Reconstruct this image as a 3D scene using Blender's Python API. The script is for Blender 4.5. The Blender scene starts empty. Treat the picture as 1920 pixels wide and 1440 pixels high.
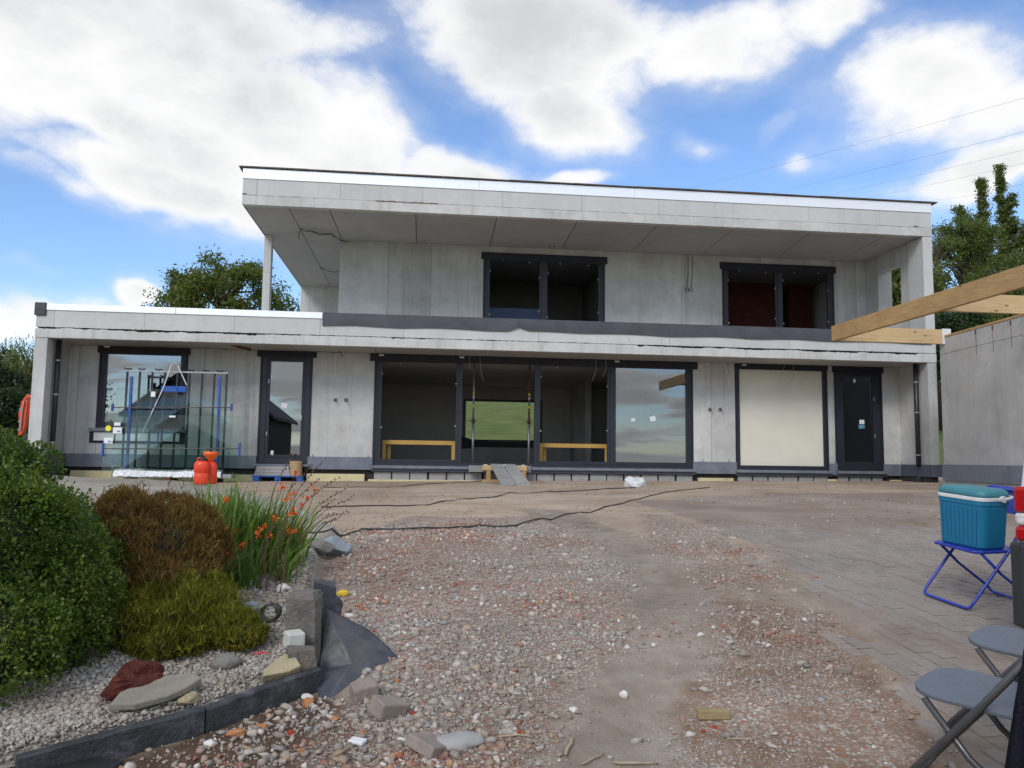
import bpy, bmesh, math, random
import numpy as np
from mathutils import Vector, Matrix, Euler

scene = bpy.context.scene
col = scene.collection
random.seed(7)
rng = np.random.default_rng(11)
R = math.radians

# ------------------------------------------------------------------ camera
# The house front is the plane Y = 0, X runs along it, Z is up.
FPX, EYE = 1490.0, 1.6
PITCH, ROLL, YAW = math.atan(140 / FPX), 0.0133, math.atan(166 / FPX)
CAM = np.array([0.0, -17.5, EYE])
_f0 = np.array([math.sin(YAW), math.cos(YAW), 0.0])
_r0 = np.array([math.cos(YAW), -math.sin(YAW), 0.0])
_u0 = np.array([0.0, 0.0, 1.0])
FWD = _f0 * math.cos(PITCH) + _u0 * math.sin(PITCH)
_u1 = _u0 * math.cos(PITCH) - _f0 * math.sin(PITCH)
RGT = _r0 * math.cos(ROLL) + _u1 * math.sin(ROLL)
UPV = _u1 * math.cos(ROLL) - _r0 * math.sin(ROLL)

cam_data = bpy.data.cameras.new('camera')
cam = bpy.data.objects.new('camera', cam_data)
col.objects.link(cam)
cam_data.sensor_width = 36.0
cam_data.lens = FPX / 1920 * 36.0
cam_data.clip_start = 0.05
cam_data.clip_end = 3000
cam.matrix_world = Matrix(((RGT[0], UPV[0], -FWD[0], CAM[0]), (RGT[1], UPV[1], -FWD[1], CAM[1]),
                           (RGT[2], UPV[2], -FWD[2], CAM[2]), (0, 0, 0, 1)))
scene.camera = cam

def ray(px, py):
    return FWD + RGT * ((px - 960) / FPX) + UPV * (-(py - 720) / FPX)

def W(px, py, X=None, Y=None, Z=None):
    """Where the sight line of a photo pixel meets a real plane of the place."""
    d = ray(px, py)
    t = (X - CAM[0]) / d[0] if X is not None else (Y - CAM[1]) / d[1] if Y is not None else (Z - CAM[2]) / d[2]
    return CAM + d * t

def AT(px, py, dist):
    return CAM + ray(px, py) * dist

# ------------------------------------------------------------------ node helpers
def s2l(c):
    return tuple(((x / 255) / 12.92 if x / 255 <= 0.04045 else ((x / 255 + 0.055) / 1.055) ** 2.4) for x in c) + (1.0,)

class NT:
    def __init__(self, tree):
        self.t = tree
        self.t.nodes.clear()
    def n(self, typ, ins=None, **props):
        nd = self.t.nodes.new(typ)
        for k, v in props.items():
            setattr(nd, k, v)
        for k, v in (ins or {}).items():
            self.s(nd, k, v)
        return nd
    def s(self, nd, k, v):
        sock = nd.inputs[k]
        if isinstance(v, bpy.types.Node):
            v = v.outputs[0]
        if isinstance(v, bpy.types.NodeSocket):
            self.t.links.new(v, sock)
        else:
            sock.default_value = v
    def m(self, op, a, b=None, c=None, clamp=False):
        ins = {0: a}
        if b is not None: ins[1] = b
        if c is not None: ins[2] = c
        return self.n('ShaderNodeMath', ins, operation=op, use_clamp=clamp)
    def ramp(self, fac, stops, interp='LINEAR'):
        nd = self.n('ShaderNodeValToRGB', {0: fac})
        cr = nd.color_ramp
        cr.interpolation = interp
        while len(cr.elements) < len(stops):
            cr.elements.new(0.5)
        for e, (p, c) in zip(cr.elements, stops):
            e.position = p
            e.color = c if len(c) == 4 else tuple(c) + (1.0,)
        return nd
    def mix(self, fac, a, b, blend='MIX'):
        nd = self.n('ShaderNodeMix', data_type='RGBA', blend_type=blend)
        for k, v in ((0, fac), (6, a), (7, b)):
            self.s(nd, k, v)
        return nd.outputs[2]
    def noise(self, vec, scale, detail=4, rough=0.55, dist=0.0):
        return self.n('ShaderNodeTexNoise', {'Vector': vec, 'Scale': scale, 'Detail': detail, 'Roughness': rough, 'Distortion': dist}).outputs[0]
    def rng(self, v, a, b, c=0.0, d=1.0, smooth=True):
        return self.n('ShaderNodeMapRange', {0: v, 1: a, 2: b, 3: c, 4: d}, interpolation_type='SMOOTHSTEP' if smooth else 'LINEAR').outputs[0]

# ------------------------------------------------------------------ sky, sun, exposure
SUN_EL, SUN_AZ = R(37), R(212)          # azimuth clockwise from +Y: behind the viewer, to the left
world = bpy.data.worlds.new('World')
scene.world = world
world.use_nodes = True
nt = NT(world.node_tree)
tc = nt.n('ShaderNodeTexCoord')
D = tc.outputs['Generated']
sky = nt.n('ShaderNodeTexSky', sky_type='NISHITA', sun_disc=False, sun_elevation=SUN_EL, sun_rotation=SUN_AZ,
           altitude=150, air_density=1.0, dust_density=0.35, ozone_density=2.2)
sp = nt.n('ShaderNodeSeparateXYZ', {0: D})
az = nt.m('ARCTAN2', sp.outputs[0], sp.outputs[1])
el = nt.m('ARCSINE', sp.outputs[2])
uv = nt.n('ShaderNodeCombineXYZ', {0: az, 1: el, 2: 0.0})
warp = nt.n('ShaderNodeTexNoise', {'Vector': uv, 'Scale': 5.0, 'Detail': 3, 'Roughness': 0.5})
wv = nt.n('ShaderNodeVectorMath', {0: warp.outputs[1], 1: (0.5, 0.5, 0.5)}, operation='SUBTRACT')
wv = nt.n('ShaderNodeVectorMath', {0: wv, 3: 0.11}, operation='SCALE')
uvw = nt.n('ShaderNodeVectorMath', {0: uv, 1: wv}, operation='ADD')
def azel(px, py):
    d = ray(px, py); d = d / np.linalg.norm(d)
    return math.atan2(d[0], d[1]), math.asin(d[2])
#        px    py    rx   ry  tilt weight
CLOUDS = [(200, 60, 520, 190, 8, 1.0), (560, 240, 430, 150, 24, 1.0), (300, 270, 380, 110, 22, .95), (600, 345, 300, 85, 14, .9), (840, 325, 190, 55, 10, .75), (60, 120, 300, 190, 0, .9),
          (380, 20, 420, 110, 0, .8), (120, 345, 190, 45, 15, .6), (420, 415, 200, 60, 20, .8), (300, 360, 300, 85, 16, .9), (150, 300, 260, 70, 12, .6),
          (1050, 70, 360, 170, 0, 1.0), (1060, 205, 190, 95, 10, .95), (1320, 80, 280, 105, 5, .88), (1510, 50, 190, 75, 0, .72),
          (1730, 180, 270, 112, 8, .88), (1900, 215, 220, 95, 0, .75), (1630, 255, 150, 70, -10, .5), (1860, 330, 230, 60, -8, .8), (1700, 360, 150, 35, 0, .5),
          (1524, 318, 55, 32, 0, .52), (1310, 255, 75, 28, 0, .44), (1468, 226, 65, 36, 0, .5), (1060, 332, 95, 24, 0, .6),
          (30, 590, 260, 60, 4, .8), (258, 545, 58, 38, 0, .85), (150, 560, 130, 30, 0, .5), (20, 500, 80, 22, 0, .4)]
cov = None
for (px, py, rx, ry, tilt, w) in CLOUDS:
    u, v = azel(px, py)
    mp = nt.n('ShaderNodeMapping', {'Vector': uvw, 'Location': (u, v, 0), 'Rotation': (0, 0, -R(tilt)), 'Scale': (rx / FPX, ry / FPX, 1)}, vector_type='TEXTURE')
    ln = nt.n('ShaderNodeVectorMath', {0: mp}, operation='LENGTH')
    g = nt.rng(ln.outputs['Value'], 0.1, 1.25, w, 0.0)
    cov = g if cov is None else nt.m('MAXIMUM', cov, g).outputs[0]
# the rest of the sky carries the same kind of broken cumulus
stretch = nt.n('ShaderNodeMapping', {'Vector': D, 'Scale': (1.0, 1.0, 1.7)})
zh = nt.m('ADD', nt.m('ABSOLUTE', sp.outputs[2]), .13)
layer = nt.n('ShaderNodeCombineXYZ', {0: nt.m('DIVIDE', sp.outputs[0], zh), 1: nt.m('DIVIDE', sp.outputs[1], zh), 2: 0.0})
gen = nt.rng(nt.noise(layer, 1.15, 6, .55, .3), 0.36, 0.60, 0.0, 0.95)
side = nt.rng(nt.m('ABSOLUTE', nt.m('SUBTRACT', az, 0.11)), 0.62, 0.85)
high = nt.rng(el, 0.50, 0.66)
outm = nt.m('MAXIMUM', side, high)
cov = nt.m('ADD', nt.m('MULTIPLY', cov, nt.m('SUBTRACT', 1.0, outm)), nt.m('MULTIPLY', gen, outm))
fb = nt.noise(stretch, 5.5, 9, .56, .15)
fb2 = nt.noise(stretch, 21.0, 7, .62, .2)
dens = nt.m('ADD', cov, nt.m('ADD', nt.m('MULTIPLY', nt.m('SUBTRACT', fb, .5), 1.15), nt.m('MULTIPLY', nt.m('SUBTRACT', fb2, .5), .42)))
alpha = nt.m('MAXIMUM', nt.rng(dens, 0.25, 0.73), nt.rng(dens, 0.0, 0.75, 0, .38))
shade_n = nt.noise(nt.n('ShaderNodeMapping', {'Vector': stretch, 'Location': (3.1, 1.7, .12)}), 4.2, 7, .55)
thick = nt.rng(nt.m('ADD', dens, nt.m('MULTIPLY', nt.m('SUBTRACT', shade_n, .5), 1.8)), 0.55, 1.40)
ccol = nt.mix(thick, (7.15, 7.15, 7.15, 1), (4.75, 4.85, 5.0, 1))
skyc = nt.mix(1.0, sky, (1.17, 1.28, 1.46, 1), 'MULTIPLY')
final = nt.mix(alpha, skyc, ccol)
bg = nt.n('ShaderNodeBackground', {0: final, 1: 0.10})
out = nt.n('ShaderNodeOutputWorld', {0: bg})

sun_data = bpy.data.lights.new('sun', 'SUN')
sun_data.energy = 1.25
sun_data.angle = R(22)
sun_data.color = (1.0, 0.95, 0.88)
sun = bpy.data.objects.new('sun', sun_data)
col.objects.link(sun)
sd = Vector((math.sin(SUN_AZ) * math.cos(SUN_EL), math.cos(SUN_AZ) * math.cos(SUN_EL), math.sin(SUN_EL)))
sun.rotation_euler = sd.to_track_quat('Z', 'Y').to_euler()
sun.location = (0, 0, 30)

vs = scene.view_settings
vs.view_transform = 'Standard'
vs.look = 'None'
vs.exposure = 0.48
vs.gamma = 1.0
vs.use_curve_mapping = False
scene.render.engine = 'CYCLES'
cy = scene.cycles
cy.use_denoising = True
cy.max_bounces = 8
cy.diffuse_bounces = 4
cy.glossy_bounces = 4
cy.transmission_bounces = 6
cy.transparent_max_bounces = 16
cy.caustics_reflective = False
cy.caustics_refractive = False
cy.use_adaptive_sampling = True
cy.adaptive_threshold = 0.015

# ------------------------------------------------------------------ mesh helpers
ORG = {}

def tag(o, label=None, cat=None, group=None, kind=None):
    for k, v in (('label', label), ('category', cat), ('group', group), ('kind', kind)):
        if v: o[k] = v
    return o

def thing(name, label, cat, loc=(0, 0, 0), rz=0.0, group=None, local=False, rot=None):
    o = bpy.data.objects.new(name, None)
    o.empty_display_size = 0.1
    col.objects.link(o)
    o.location = loc
    o.rotation_euler = rot if rot else (0, 0, rz)
    ORG[o] = np.zeros(3) if local else np.array(loc, float)
    return tag(o, label, cat, group)

def link(name, me, parent=None, origin=None):
    o = bpy.data.objects.new(name, me)
    col.objects.link(o)
    if parent is not None:
        o.parent = parent
        ORG[o] = ORG[parent]
    else:
        ORG[o] = np.zeros(3) if origin is None else np.array(origin, float)
        o.location = ORG[o]
    return o

def amesh(name, V, F, mat, parent=None, smooth=False, origin=None):
    """mesh from numpy arrays; F is an (m, 3) or (m, 4) index array"""
    V = np.asarray(V, np.float64); F = np.asarray(F, np.int32)
    org = ORG[parent] if parent is not None else (np.zeros(3) if origin is None else np.array(origin, float))
    me = bpy.data.meshes.new(name)
    me.vertices.add(len(V)); me.vertices.foreach_set('co', (V - org).astype(np.float32).ravel())
    k = F.shape[1]
    me.loops.add(F.size); me.loops.foreach_set('vertex_index', F.ravel())
    me.polygons.add(len(F))
    me.polygons.foreach_set('loop_start', np.arange(len(F), dtype=np.int32) * k)
    me.polygons.foreach_set('loop_total', np.full(len(F), k, np.int32))
    if smooth: me.polygons.foreach_set('use_smooth', np.ones(len(F), bool))
    me.update(calc_edges=True); me.validate()
    me.materials.append(mat)
    return link(name, me, parent, origin)

class MB:
    def __init__(self): self.v, self.f = [], []
    def add(self, vs, fs):
        b = len(self.v)
        self.v += [tuple(map(float, p)) for p in vs]
        self.f += [tuple(i + b for i in q) for q in fs]
        return self
    def box(self, x0, x1, y0, y1, z0, z1):
        return self.add([(x0, y0, z0), (x1, y0, z0), (x1, y1, z0), (x0, y1, z0), (x0, y0, z1), (x1, y0, z1), (x1, y1, z1), (x0, y1, z1)],
                        [(0, 3, 2, 1), (4, 5, 6, 7), (0, 1, 5, 4), (1, 2, 6, 5), (2, 3, 7, 6), (3, 0, 4, 7)])
    def obox(self, c, ax, ay, az, hx, hy, hz):
        c, ax, ay, az = (np.array(q, float) for q in (c, ax, ay, az))
        P = [c + ax * sx * hx + ay * sy * hy + az * sz * hz for sz in (-1, 1) for sx, sy in ((-1, -1), (1, -1), (1, 1), (-1, 1))]
        return self.add(P, [(0, 3, 2, 1), (4, 5, 6, 7), (0, 1, 5, 4), (1, 2, 6, 5), (2, 3, 7, 6), (3, 0, 4, 7)])
    def beam(self, p, q, w, h, up=(0, 0, 1)):
        p, q = np.array(p, float), np.array(q, float)
        d = q - p; L = np.linalg.norm(d); d /= L
        s = np.cross(d, np.array(up, float)); s /= np.linalg.norm(s)
        u = np.cross(s, d)
        return self.obox((p + q) / 2, d, s, u, L / 2, w / 2, h / 2)
    def tube(self, pts, r, n=6, caps=True):
        P = [np.array(p, float) for p in pts]
        rs = r if isinstance(r, (list, tuple)) else [r] * len(P)
        b = len(self.v); ref = None
        for i, p in enumerate(P):
            t = P[min(i + 1, len(P) - 1)] - P[max(i - 1, 0)]
            t = t / (np.linalg.norm(t) + 1e-9)
            if ref is None:
                ref = np.array([0, 0, 1.0]) if abs(t[2]) < .9 else np.array([1.0, 0, 0])
            a = ref - t * (ref @ t); a /= np.linalg.norm(a) + 1e-9
            ref = a
            c = np.cross(t, a)
            for k in range(n):
                an = 2 * math.pi * k / n
                self.v.append(tuple(p + (a * math.cos(an) + c * math.sin(an)) * rs[i]))
        for i in range(len(P) - 1):
            for k in range(n):
                k2 = (k + 1) % n
                self.f.append((b + i * n + k, b + i * n + k2, b + (i + 1) * n + k2, b + (i + 1) * n + k))
        if caps:
            self.f.append(tuple(b + k for k in range(n))[::-1])
            self.f.append(tuple(b + (len(P) - 1) * n + k for k in range(n)))
        return self
    def prism(self, poly, vec):
        poly = [np.array(p, float) for p in poly]; vec = np.array(vec, float); n = len(poly)
        b = len(self.v)
        self.v += [tuple(p) for p in poly] + [tuple(p + vec) for p in poly]
        self.f.append(tuple(b + i for i in range(n))[::-1]); self.f.append(tuple(b + n + i for i in range(n)))
        for i in range(n):
            j = (i + 1) % n
            self.f.append((b + i, b + j, b + n + j, b + n + i))
        return self
    def lathe(self, prof, c, n=16, sx=1.0, sy=1.0):
        b = len(self.v)
        for (r, z) in prof:
            for k in range(n):
                a = 2 * math.pi * k / n
                self.v.append((c[0] + r * sx * math.cos(a), c[1] + r * sy * math.sin(a), c[2] + z))
        for i in range(len(prof) - 1):
            for k in range(n):
                k2 = (k + 1) % n
                self.f.append((b + i * n + k, b + i * n + k2, b + (i + 1) * n + k2, b + (i + 1) * n + k))
        self.f.append(tuple(b + k for k in range(n))[::-1]); self.f.append(tuple(b + (len(prof) - 1) * n + k for k in range(n)))
        return self
    def build(self, name, mat, parent=None, smooth=False, bevel=0.0, origin=None, seg=1):
        org = ORG[parent] if parent is not None else (np.zeros(3) if origin is None else np.array(origin, float))
        me = bpy.data.meshes.new(name)
        me.from_pydata([(a - org[0], b - org[1], c - org[2]) for a, b, c in self.v], [], self.f)
        bm = bmesh.new(); bm.from_mesh(me); bmesh.ops.recalc_face_normals(bm, faces=bm.faces); bm.to_mesh(me); bm.free()
        if smooth:
            for p in me.polygons: p.use_smooth = True
        me.materials.append(mat)
        o = link(name, me, parent, origin)
        if bevel:
            md = o.modifiers.new('Bevel', 'BEVEL'); md.width = bevel; md.segments = seg; md.limit_method = 'ANGLE'; md.angle_limit = R(40)
        return o

def box(name, mat, parent, x0, x1, y0, y1, z0, z1, bevel=0.0):
    return MB().box(x0, x1, y0, y1, z0, z1).build(name, mat, parent, bevel=bevel)

def copy_tree(o, parent=None):
    c = o.copy(); col.objects.link(c)
    if parent is not None: c.parent = parent
    for ch in list(o.children): copy_tree(ch, c)
    return c

# numpy value noise
def _h(ix, iy, s):
    v = np.sin(ix * 127.1 + iy * 311.7 + s * 74.7) * 43758.5453
    return v - np.floor(v)
def vnoise(x, y, s=0):
    x = np.asarray(x, float); y = np.asarray(y, float)
    ix, iy = np.floor(x), np.floor(y); fx, fy = x - ix, y - iy
    fx = fx * fx * (3 - 2 * fx); fy = fy * fy * (3 - 2 * fy)
    return (_h(ix, iy, s) * (1 - fx) + _h(ix + 1, iy, s) * fx) * (1 - fy) + (_h(ix, iy + 1, s) * (1 - fx) + _h(ix + 1, iy + 1, s) * fx) * fy
def fbm(x, y, o=4, s=0):
    t = 0; a = .5; n = 0
    for k in range(o):
        t = t + a * vnoise(x * 2 ** k, y * 2 ** k, s + k * 13); n += a; a *= .5
    return t / n
def sstep(a, b, x):
    t = np.clip((x - a) / (b - a), 0, 1); return t * t * (3 - 2 * t)

# ------------------------------------------------------------------ materials
def new_mat(name):
    m = bpy.data.materials.new(name); m.use_nodes = True
    return m, NT(m.node_tree)
def finish(nt, shader, disp=None):
    nt.n('ShaderNodeOutputMaterial', {0: shader})
def bsdf(nt, color, rough=.6, metal=0.0, bump=None, bump_s=.3, bump_d=.01, spec=.5, **kw):
    ins = {'Base Color': color, 'Roughness': rough, 'Metallic': metal, 'Specular IOR Level': spec}
    ins.update(kw)
    if bump is not None:
        b = nt.n('ShaderNodeBump', {'Height': bump, 'Strength': bump_s, 'Distance': bump_d})
        ins['Normal'] = b.outputs[0]
    return nt.n('ShaderNodeBsdfPrincipled', ins)
def OC(nt): return nt.n('ShaderNodeTexCoord').outputs['Object']

def plain(name, rgb, rough=.6, metal=0.0, var=.12, scale=8.0, bump=.15, spec=.5, bump_d=.004, dirt=None):
    m, nt = new_mat(name); oc = OC(nt)
    n1 = nt.noise(oc, scale, 5, .6); n2 = nt.noise(oc, scale * 6, 3, .6)
    c = nt.mix(1.0, rgb, nt.ramp(n1, [(.3, (1 - var,) * 3), (.7, (1 + var,) * 3)]), 'MULTIPLY')
    if dirt:
        c = nt.mix(nt.rng(nt.noise(oc, scale * .5, 6, .65), .5, .72, 0, .75), c, dirt)
    r = nt.rng(n2, .3, .7, max(0, rough - .07), min(1, rough + .07))
    finish(nt, bsdf(nt, c, r, metal, n2, bump, bump_d, spec)); return m

def concrete(name, rgb, streak=.5, var=.10, warm=(.36, .34, .29, 1), rand=.10):
    m, nt = new_mat(name); oc = OC(nt)
    big = nt.noise(oc, .75, 5, .6, .4)
    mid = nt.noise(oc, 4.0, 6, .65)
    fine = nt.noise(oc, 45, 4, .7)
    st = nt.noise(nt.n('ShaderNodeMapping', {'Vector': oc, 'Scale': (5.5, 5.5, .22)}), 1.0, 6, .62)
    c = nt.mix(1.0, rgb, nt.ramp(big, [(.28, (1 - var * 1.5,) * 3), (.72, (1 + var,) * 3)]), 'MULTIPLY')
    c = nt.mix(1.0, c, nt.ramp(mid, [(.25, (1 - var,) * 3), (.75, (1 + var * .7,) * 3)]), 'MULTIPLY')
    c = nt.mix(nt.rng(st, .5, .74, 0, streak), c, nt.mix(1.0, c, (.62, .61, .585, 1), 'MULTIPLY'))
    c = nt.mix(nt.rng(nt.noise(nt.n('ShaderNodeMapping', {'Vector': oc, 'Scale': (3.1, 3.1, .3), 'Location': (7, 3, 1)}), 1.3, 5, .6), .56, .75, 0, streak * .8), c, (.55, .55, .53, 1))
    c = nt.mix(nt.rng(nt.noise(oc, 1.7, 6, .7, .8), .58, .78, 0, .35), c, warm)
    spots = nt.rng(nt.noise(oc, 17, 3, .5), .70, .76, 0, .55)
    c = nt.mix(spots, c, (.2, .2, .19, 1))
    oi = nt.n('ShaderNodeObjectInfo')
    c = nt.mix(1.0, c, nt.ramp(oi.outputs['Random'], [(0, (1 - rand,) * 3), (1, (1 + rand * .6,) * 3)]), 'MULTIPLY')
    h = nt.m('ADD', nt.m('MULTIPLY', fine, .5), mid)
    finish(nt, bsdf(nt, c, .88, 0, h, .22, .006, .25)); return m

M = {}
M['concrete'] = concrete('precast concrete', (.56, .56, .545, 1), .68, .14, rand=.14)
M['fascia'] = concrete('fascia concrete', (.57, .575, .57, 1), .22, .06, rand=.05)
M['slab'] = concrete('slab edge concrete', (.59, .59, .57, 1), .5, .12, rand=.03)
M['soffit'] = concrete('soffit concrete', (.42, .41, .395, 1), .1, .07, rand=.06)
M['inner'] = concrete('inner concrete', (.50, .49, .48, 1), .2, .08)
M['garage'] = concrete('garage concrete', (.50, .495, .485, 1), .55, .12, warm=(.30, .27, .24, 1))
M['white'] = plain('white foil faced trim', (.97, .975, .98, 1), .38, .55, .01, 1.5, .0)
M['alu'] = plain('anthracite aluminium', (.022, .025, .036, 1), .42, 0, .12, 3, .05, .45)
M['tape'] = plain('dark sealing membrane', (.016, .017, .027, 1), .55, 0, .2, 4, .5, .4, .01)
M['felt'] = plain('grey bitumen felt', (.068, .072, .085, 1), .62, 0, .22, 2.2, .5, .4, .006)
M['bluestone'] = plain('blue limestone', (.155, .175, .215, 1), .5, 0, .16, 3.5, .12, .45, dirt=(.25, .25, .25, 1))
M['bluestone2'] = plain('dark blue limestone', (.085, .095, .125, 1), .45, 0, .18, 3.5, .12, .45)  # darker even tone of the same limestone
M['yellow_foam'] = plain('cream insulation board', (.62, .55, .33, 1), .85, 0, .12, 5, .3, .2, dirt=(.30, .26, .18, 1))
M['board_edge'] = plain('weathered board edge', (.105, .085, .068, 1), .8, 0, .25, 3, .4)
M['block'] = plain('concrete block', (.36, .355, .35, 1), .9, 0, .15, 6, .5, .2, dirt=(.2, .18, .15, 1))
M['rubberpipe'] = plain('dark lead pipe', (.025, .026, .032, 1), .4, .0, .2, 5, .2)
M['steel'] = plain('galvanised steel', (.42, .43, .44, 1), .42, .7, .2, 9, .2)
M['rust'] = plain('rusty steel', (.17, .075, .035, 1), .85, .1, .35, 18, .5)
M['clay'] = plain('red hollow clay brick', (.10, .026, .019, 1), .9, 0, .2, 4, .4)
M['blind'] = plain('cream screen', (.70, .68, .58, 1), .7, 0, .06, 1.1, .1)
M['sticker'] = plain('white paper label', (.82, .83, .84, 1), .6, 0, .03, 10, .02)
M['sticker_blue'] = plain('blue label print', (.10, .28, .42, 1), .6, 0, .1, 10, .02)
M['yellow'] = plain('yellow label', (.85, .80, .03, 1), .5, 0, .05, 10, .02)
M['cable'] = plain('grey cable sheath', (.30, .30, .29, 1), .6, 0, .1, 10, .02)
M['cable_dark'] = plain('dark cable sheath', (.035, .035, .035, 1), .55, 0, .1, 10, .02)
M['cable_white'] = plain('white cable sheath', (.72, .72, .70, 1), .55, 0, .1, 10, .02)
M['gapdark'] = plain('dark joint and gap shade', (.035, .033, .03, 1), .95, 0, .2, 10, .3)  # near-black for joints, also paints the shade in holes and gaps
M['boxgrey'] = plain('grey flush box', (.19, .20, .235, 1), .6, 0, .2, 20, .1)
M['bluepaint'] = plain('blue paint', (.02, .10, .42, 1), .4, 0, .15, 8, .1, dirt=(.10, .10, .12, 1))
M['orange_plastic'] = plain('red orange plastic', (.78, .055, .018, 1), .38, 0, .12, 6, .06)
M['orange_plastic2'] = plain('orange plastic', (.82, .13, .015, 1), .4, 0, .12, 6, .06)
M['blackplastic'] = plain('black plastic', (.018, .018, .019, 1), .5, 0, .2, 8, .15)
M['orange_paint'] = plain('orange machine paint', (.75, .075, .012, 1), .35, 0, .12, 6, .1, dirt=(.2, .08, .04, 1))
M['cardboard'] = plain('brown cardboard', (.42, .29, .17, 1), .85, 0, .08, 6, .1)
M['foil'] = plain('silvery wrapping', (.40, .42, .44, 1), .3, .35, .15, 5, .6, .5, .02)
M['teal'] = plain('turquoise plastic', (.010, .165, .31, 1), .42, 0, .06, 5, .06)
M['teal_lid'] = plain('faded turquoise lid', (.045, .205, .25, 1), .5, 0, .12, 5, .08)
M['whiteplastic'] = plain('white plastic', (.70, .72, .73, 1), .45, 0, .06, 8, .05)
M['bluechair'] = plain('blue lacquered tube', (.022, .045, .36, 1), .3, 0, .12, 8, .06)
M['greyseat'] = plain('grey moulded plastic', (.115, .135, .165, 1), .45, 0, .07, 12, .08)
M['greytube'] = plain('dark grey tube', (.10, .10, .105, 1), .33, .55, .15, 10, .08)
M['jacket'] = plain('dark navy cloth', (.010, .011, .020, 1), .9, 0, .3, 12, .8, .2, .02)
M['vanwhite'] = plain('white van paint', (.74, .77, .82, 1), .22, 0, .02, 1, .0, .5)
M['vanblack'] = plain('grey bumper plastic', (.030, .032, .037, 1), .55, 0, .1, 10, .1)
M['redlens'] = plain('red lamp lens', (.40, .008, .012, 1), .12, 0, .1, 20, .05)
M['clearlens'] = plain('clear lamp lens', (.75, .72, .70, 1), .15, .3, .3, 40, .5)
M['lightstone'] = plain('light grey concrete block', (.52, .54, .50, 1), .85, 0, .08, 12, .3)
M['slate'] = plain('dark slate', (.055, .060, .074, 1), .5, 0, .35, 5, .6, .45, .01, dirt=(.17, .17, .16, 1))
M['slateblue'] = plain('torn bitumen sheet', (.058, .066, .084, 1), .46, 0, .4, 5, .5, .45, .01, dirt=(.105, .10, .085, 1))
M['flagstone'] = plain('tan layered stone', (.25, .235, .19, 1), .85, 0, .18, 9, .6, .3, .01, dirt=(.20, .18, .14, 1))
M['lava'] = plain('dark red lava rock', (.115, .030, .022, 1), .9, 0, .45, 14, 1.0, .25, .02, dirt=(.07, .035, .035, 1))
M['greyrock'] = plain('grey field stone', (.22, .215, .20, 1), .88, 0, .25, 9, .8, .3, .015, dirt=(.13, .12, .085, 1))
M['bluerock'] = plain('blue grey quarry stone', (.26, .30, .34, 1), .8, 0, .2, 7, .7, .3, .015, dirt=(.24, .23, .19, 1))
M['paleochre'] = plain('pale ochre stone', (.40, .345, .22, 1), .85, 0, .2, 9, .6, .3, .01, dirt=(.27, .17, .07, 1))
M['orangebrick'] = plain('orange brick rubble', (.46, .20, .09, 1), .92, 0, .25, 14, .9, .2, .01, dirt=(.40, .28, .18, 1))
M['redbrick'] = plain('red brick rubble', (.36, .06, .03, 1), .92, 0, .2, 14, .8, .2, .01)
M['whitestone'] = plain('white rubble', (.66, .65, .62, 1), .85, 0, .1, 12, .5, .3, .01, dirt=(.45, .42, .36, 1))
M['paverold'] = plain('old pink grey paver', (.29, .245, .215, 1), .9, 0, .2, 12, .7, .2, .01, dirt=(.2, .17, .14, 1))
M['ochrebrick'] = plain('ochre brick', (.34, .26, .14, 1), .9, 0, .2, 14, .7, .2, .01, dirt=(.25, .2, .13, 1))
M['yellowfoam2'] = plain('yellow foam lump', (.78, .56, .07, 1), .9, 0, .15, 20, 1., .2, .01)
M['kerb'] = plain('dark edging stone', (.040, .044, .050, 1), .55, 0, .45, 7, .7, .45, .012, dirt=(.17, .175, .18, 1))
M['poststone'] = plain('weathered stone post', (.15, .14, .125, 1), .85, 0, .4, 8, .9, .3, .015, dirt=(.25, .14, .06, 1))
M['polybag'] = plain('crumpled clear film', (.66, .68, .70, 1), .25, 0, .1, 9, .6, .5, .02)
M['barnwall'] = plain('dark timber cladding', (.045, .04, .036, 1), .8, 0, .2, 4, .4)
M['barnroof'] = plain('slate roof', (.035, .037, .042, 1), .6, 0, .2, 4, .4)
M['bark'] = plain('grey brown bark', (.085, .068, .05, 1), .95, 0, .3, 6, 1., .2, .03)
M['stick'] = plain('dry stick', (.36, .29, .20, 1), .9, 0, .2, 20, .4)
M['redtape'] = plain('red tape', (.62, .03, .07, 1), .5, 0, .1, 20, .2)
M['tyre'] = plain('tyre rubber', (.02, .02, .02, 1), .85, 0, .1, 20, .3)
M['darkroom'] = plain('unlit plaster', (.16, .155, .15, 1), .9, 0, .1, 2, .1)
M['bluepanel'] = plain('plain blue panel', (.10, .15, .30, 1), .6, 0, .08, 3, .1)

def wood(name, rgb, dark, rough=.65):
    m, nt = new_mat(name); oc = OC(nt)
    g = nt.noise(nt.n('ShaderNodeMapping', {'Vector': oc, 'Scale': (2.0, 2.0, 26)}), 1.6, 6, .6, 1.2)
    k = nt.n('ShaderNodeTexVoronoi', {'Vector': nt.n('ShaderNodeMapping', {'Vector': oc, 'Scale': (2.2, 2.2, 5)}), 'Scale': 1.0}).outputs[0]
    c = nt.ramp(g, [(.3, dark), (.62, rgb)])
    c = nt.mix(nt.rng(k, .06, .11, .85, 0), c, tuple(x * .35 for x in dark[:3]) + (1,))
    c = nt.mix(1.0, c, nt.ramp(nt.noise(oc, 1.2, 4), [(.3, (.82,) * 3), (.7, (1.1,) * 3)]), 'MULTIPLY')
    finish(nt, bsdf(nt, c, rough, 0, g, .15, .004, .35)); return m
M['timber'] = wood('spruce timber', (.52, .34, .16, 1), (.37, .22, .09, 1))
M['timber_pale'] = wood('pale spruce timber', (.62, .46, .26, 1), (.50, .33, .15, 1))
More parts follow.
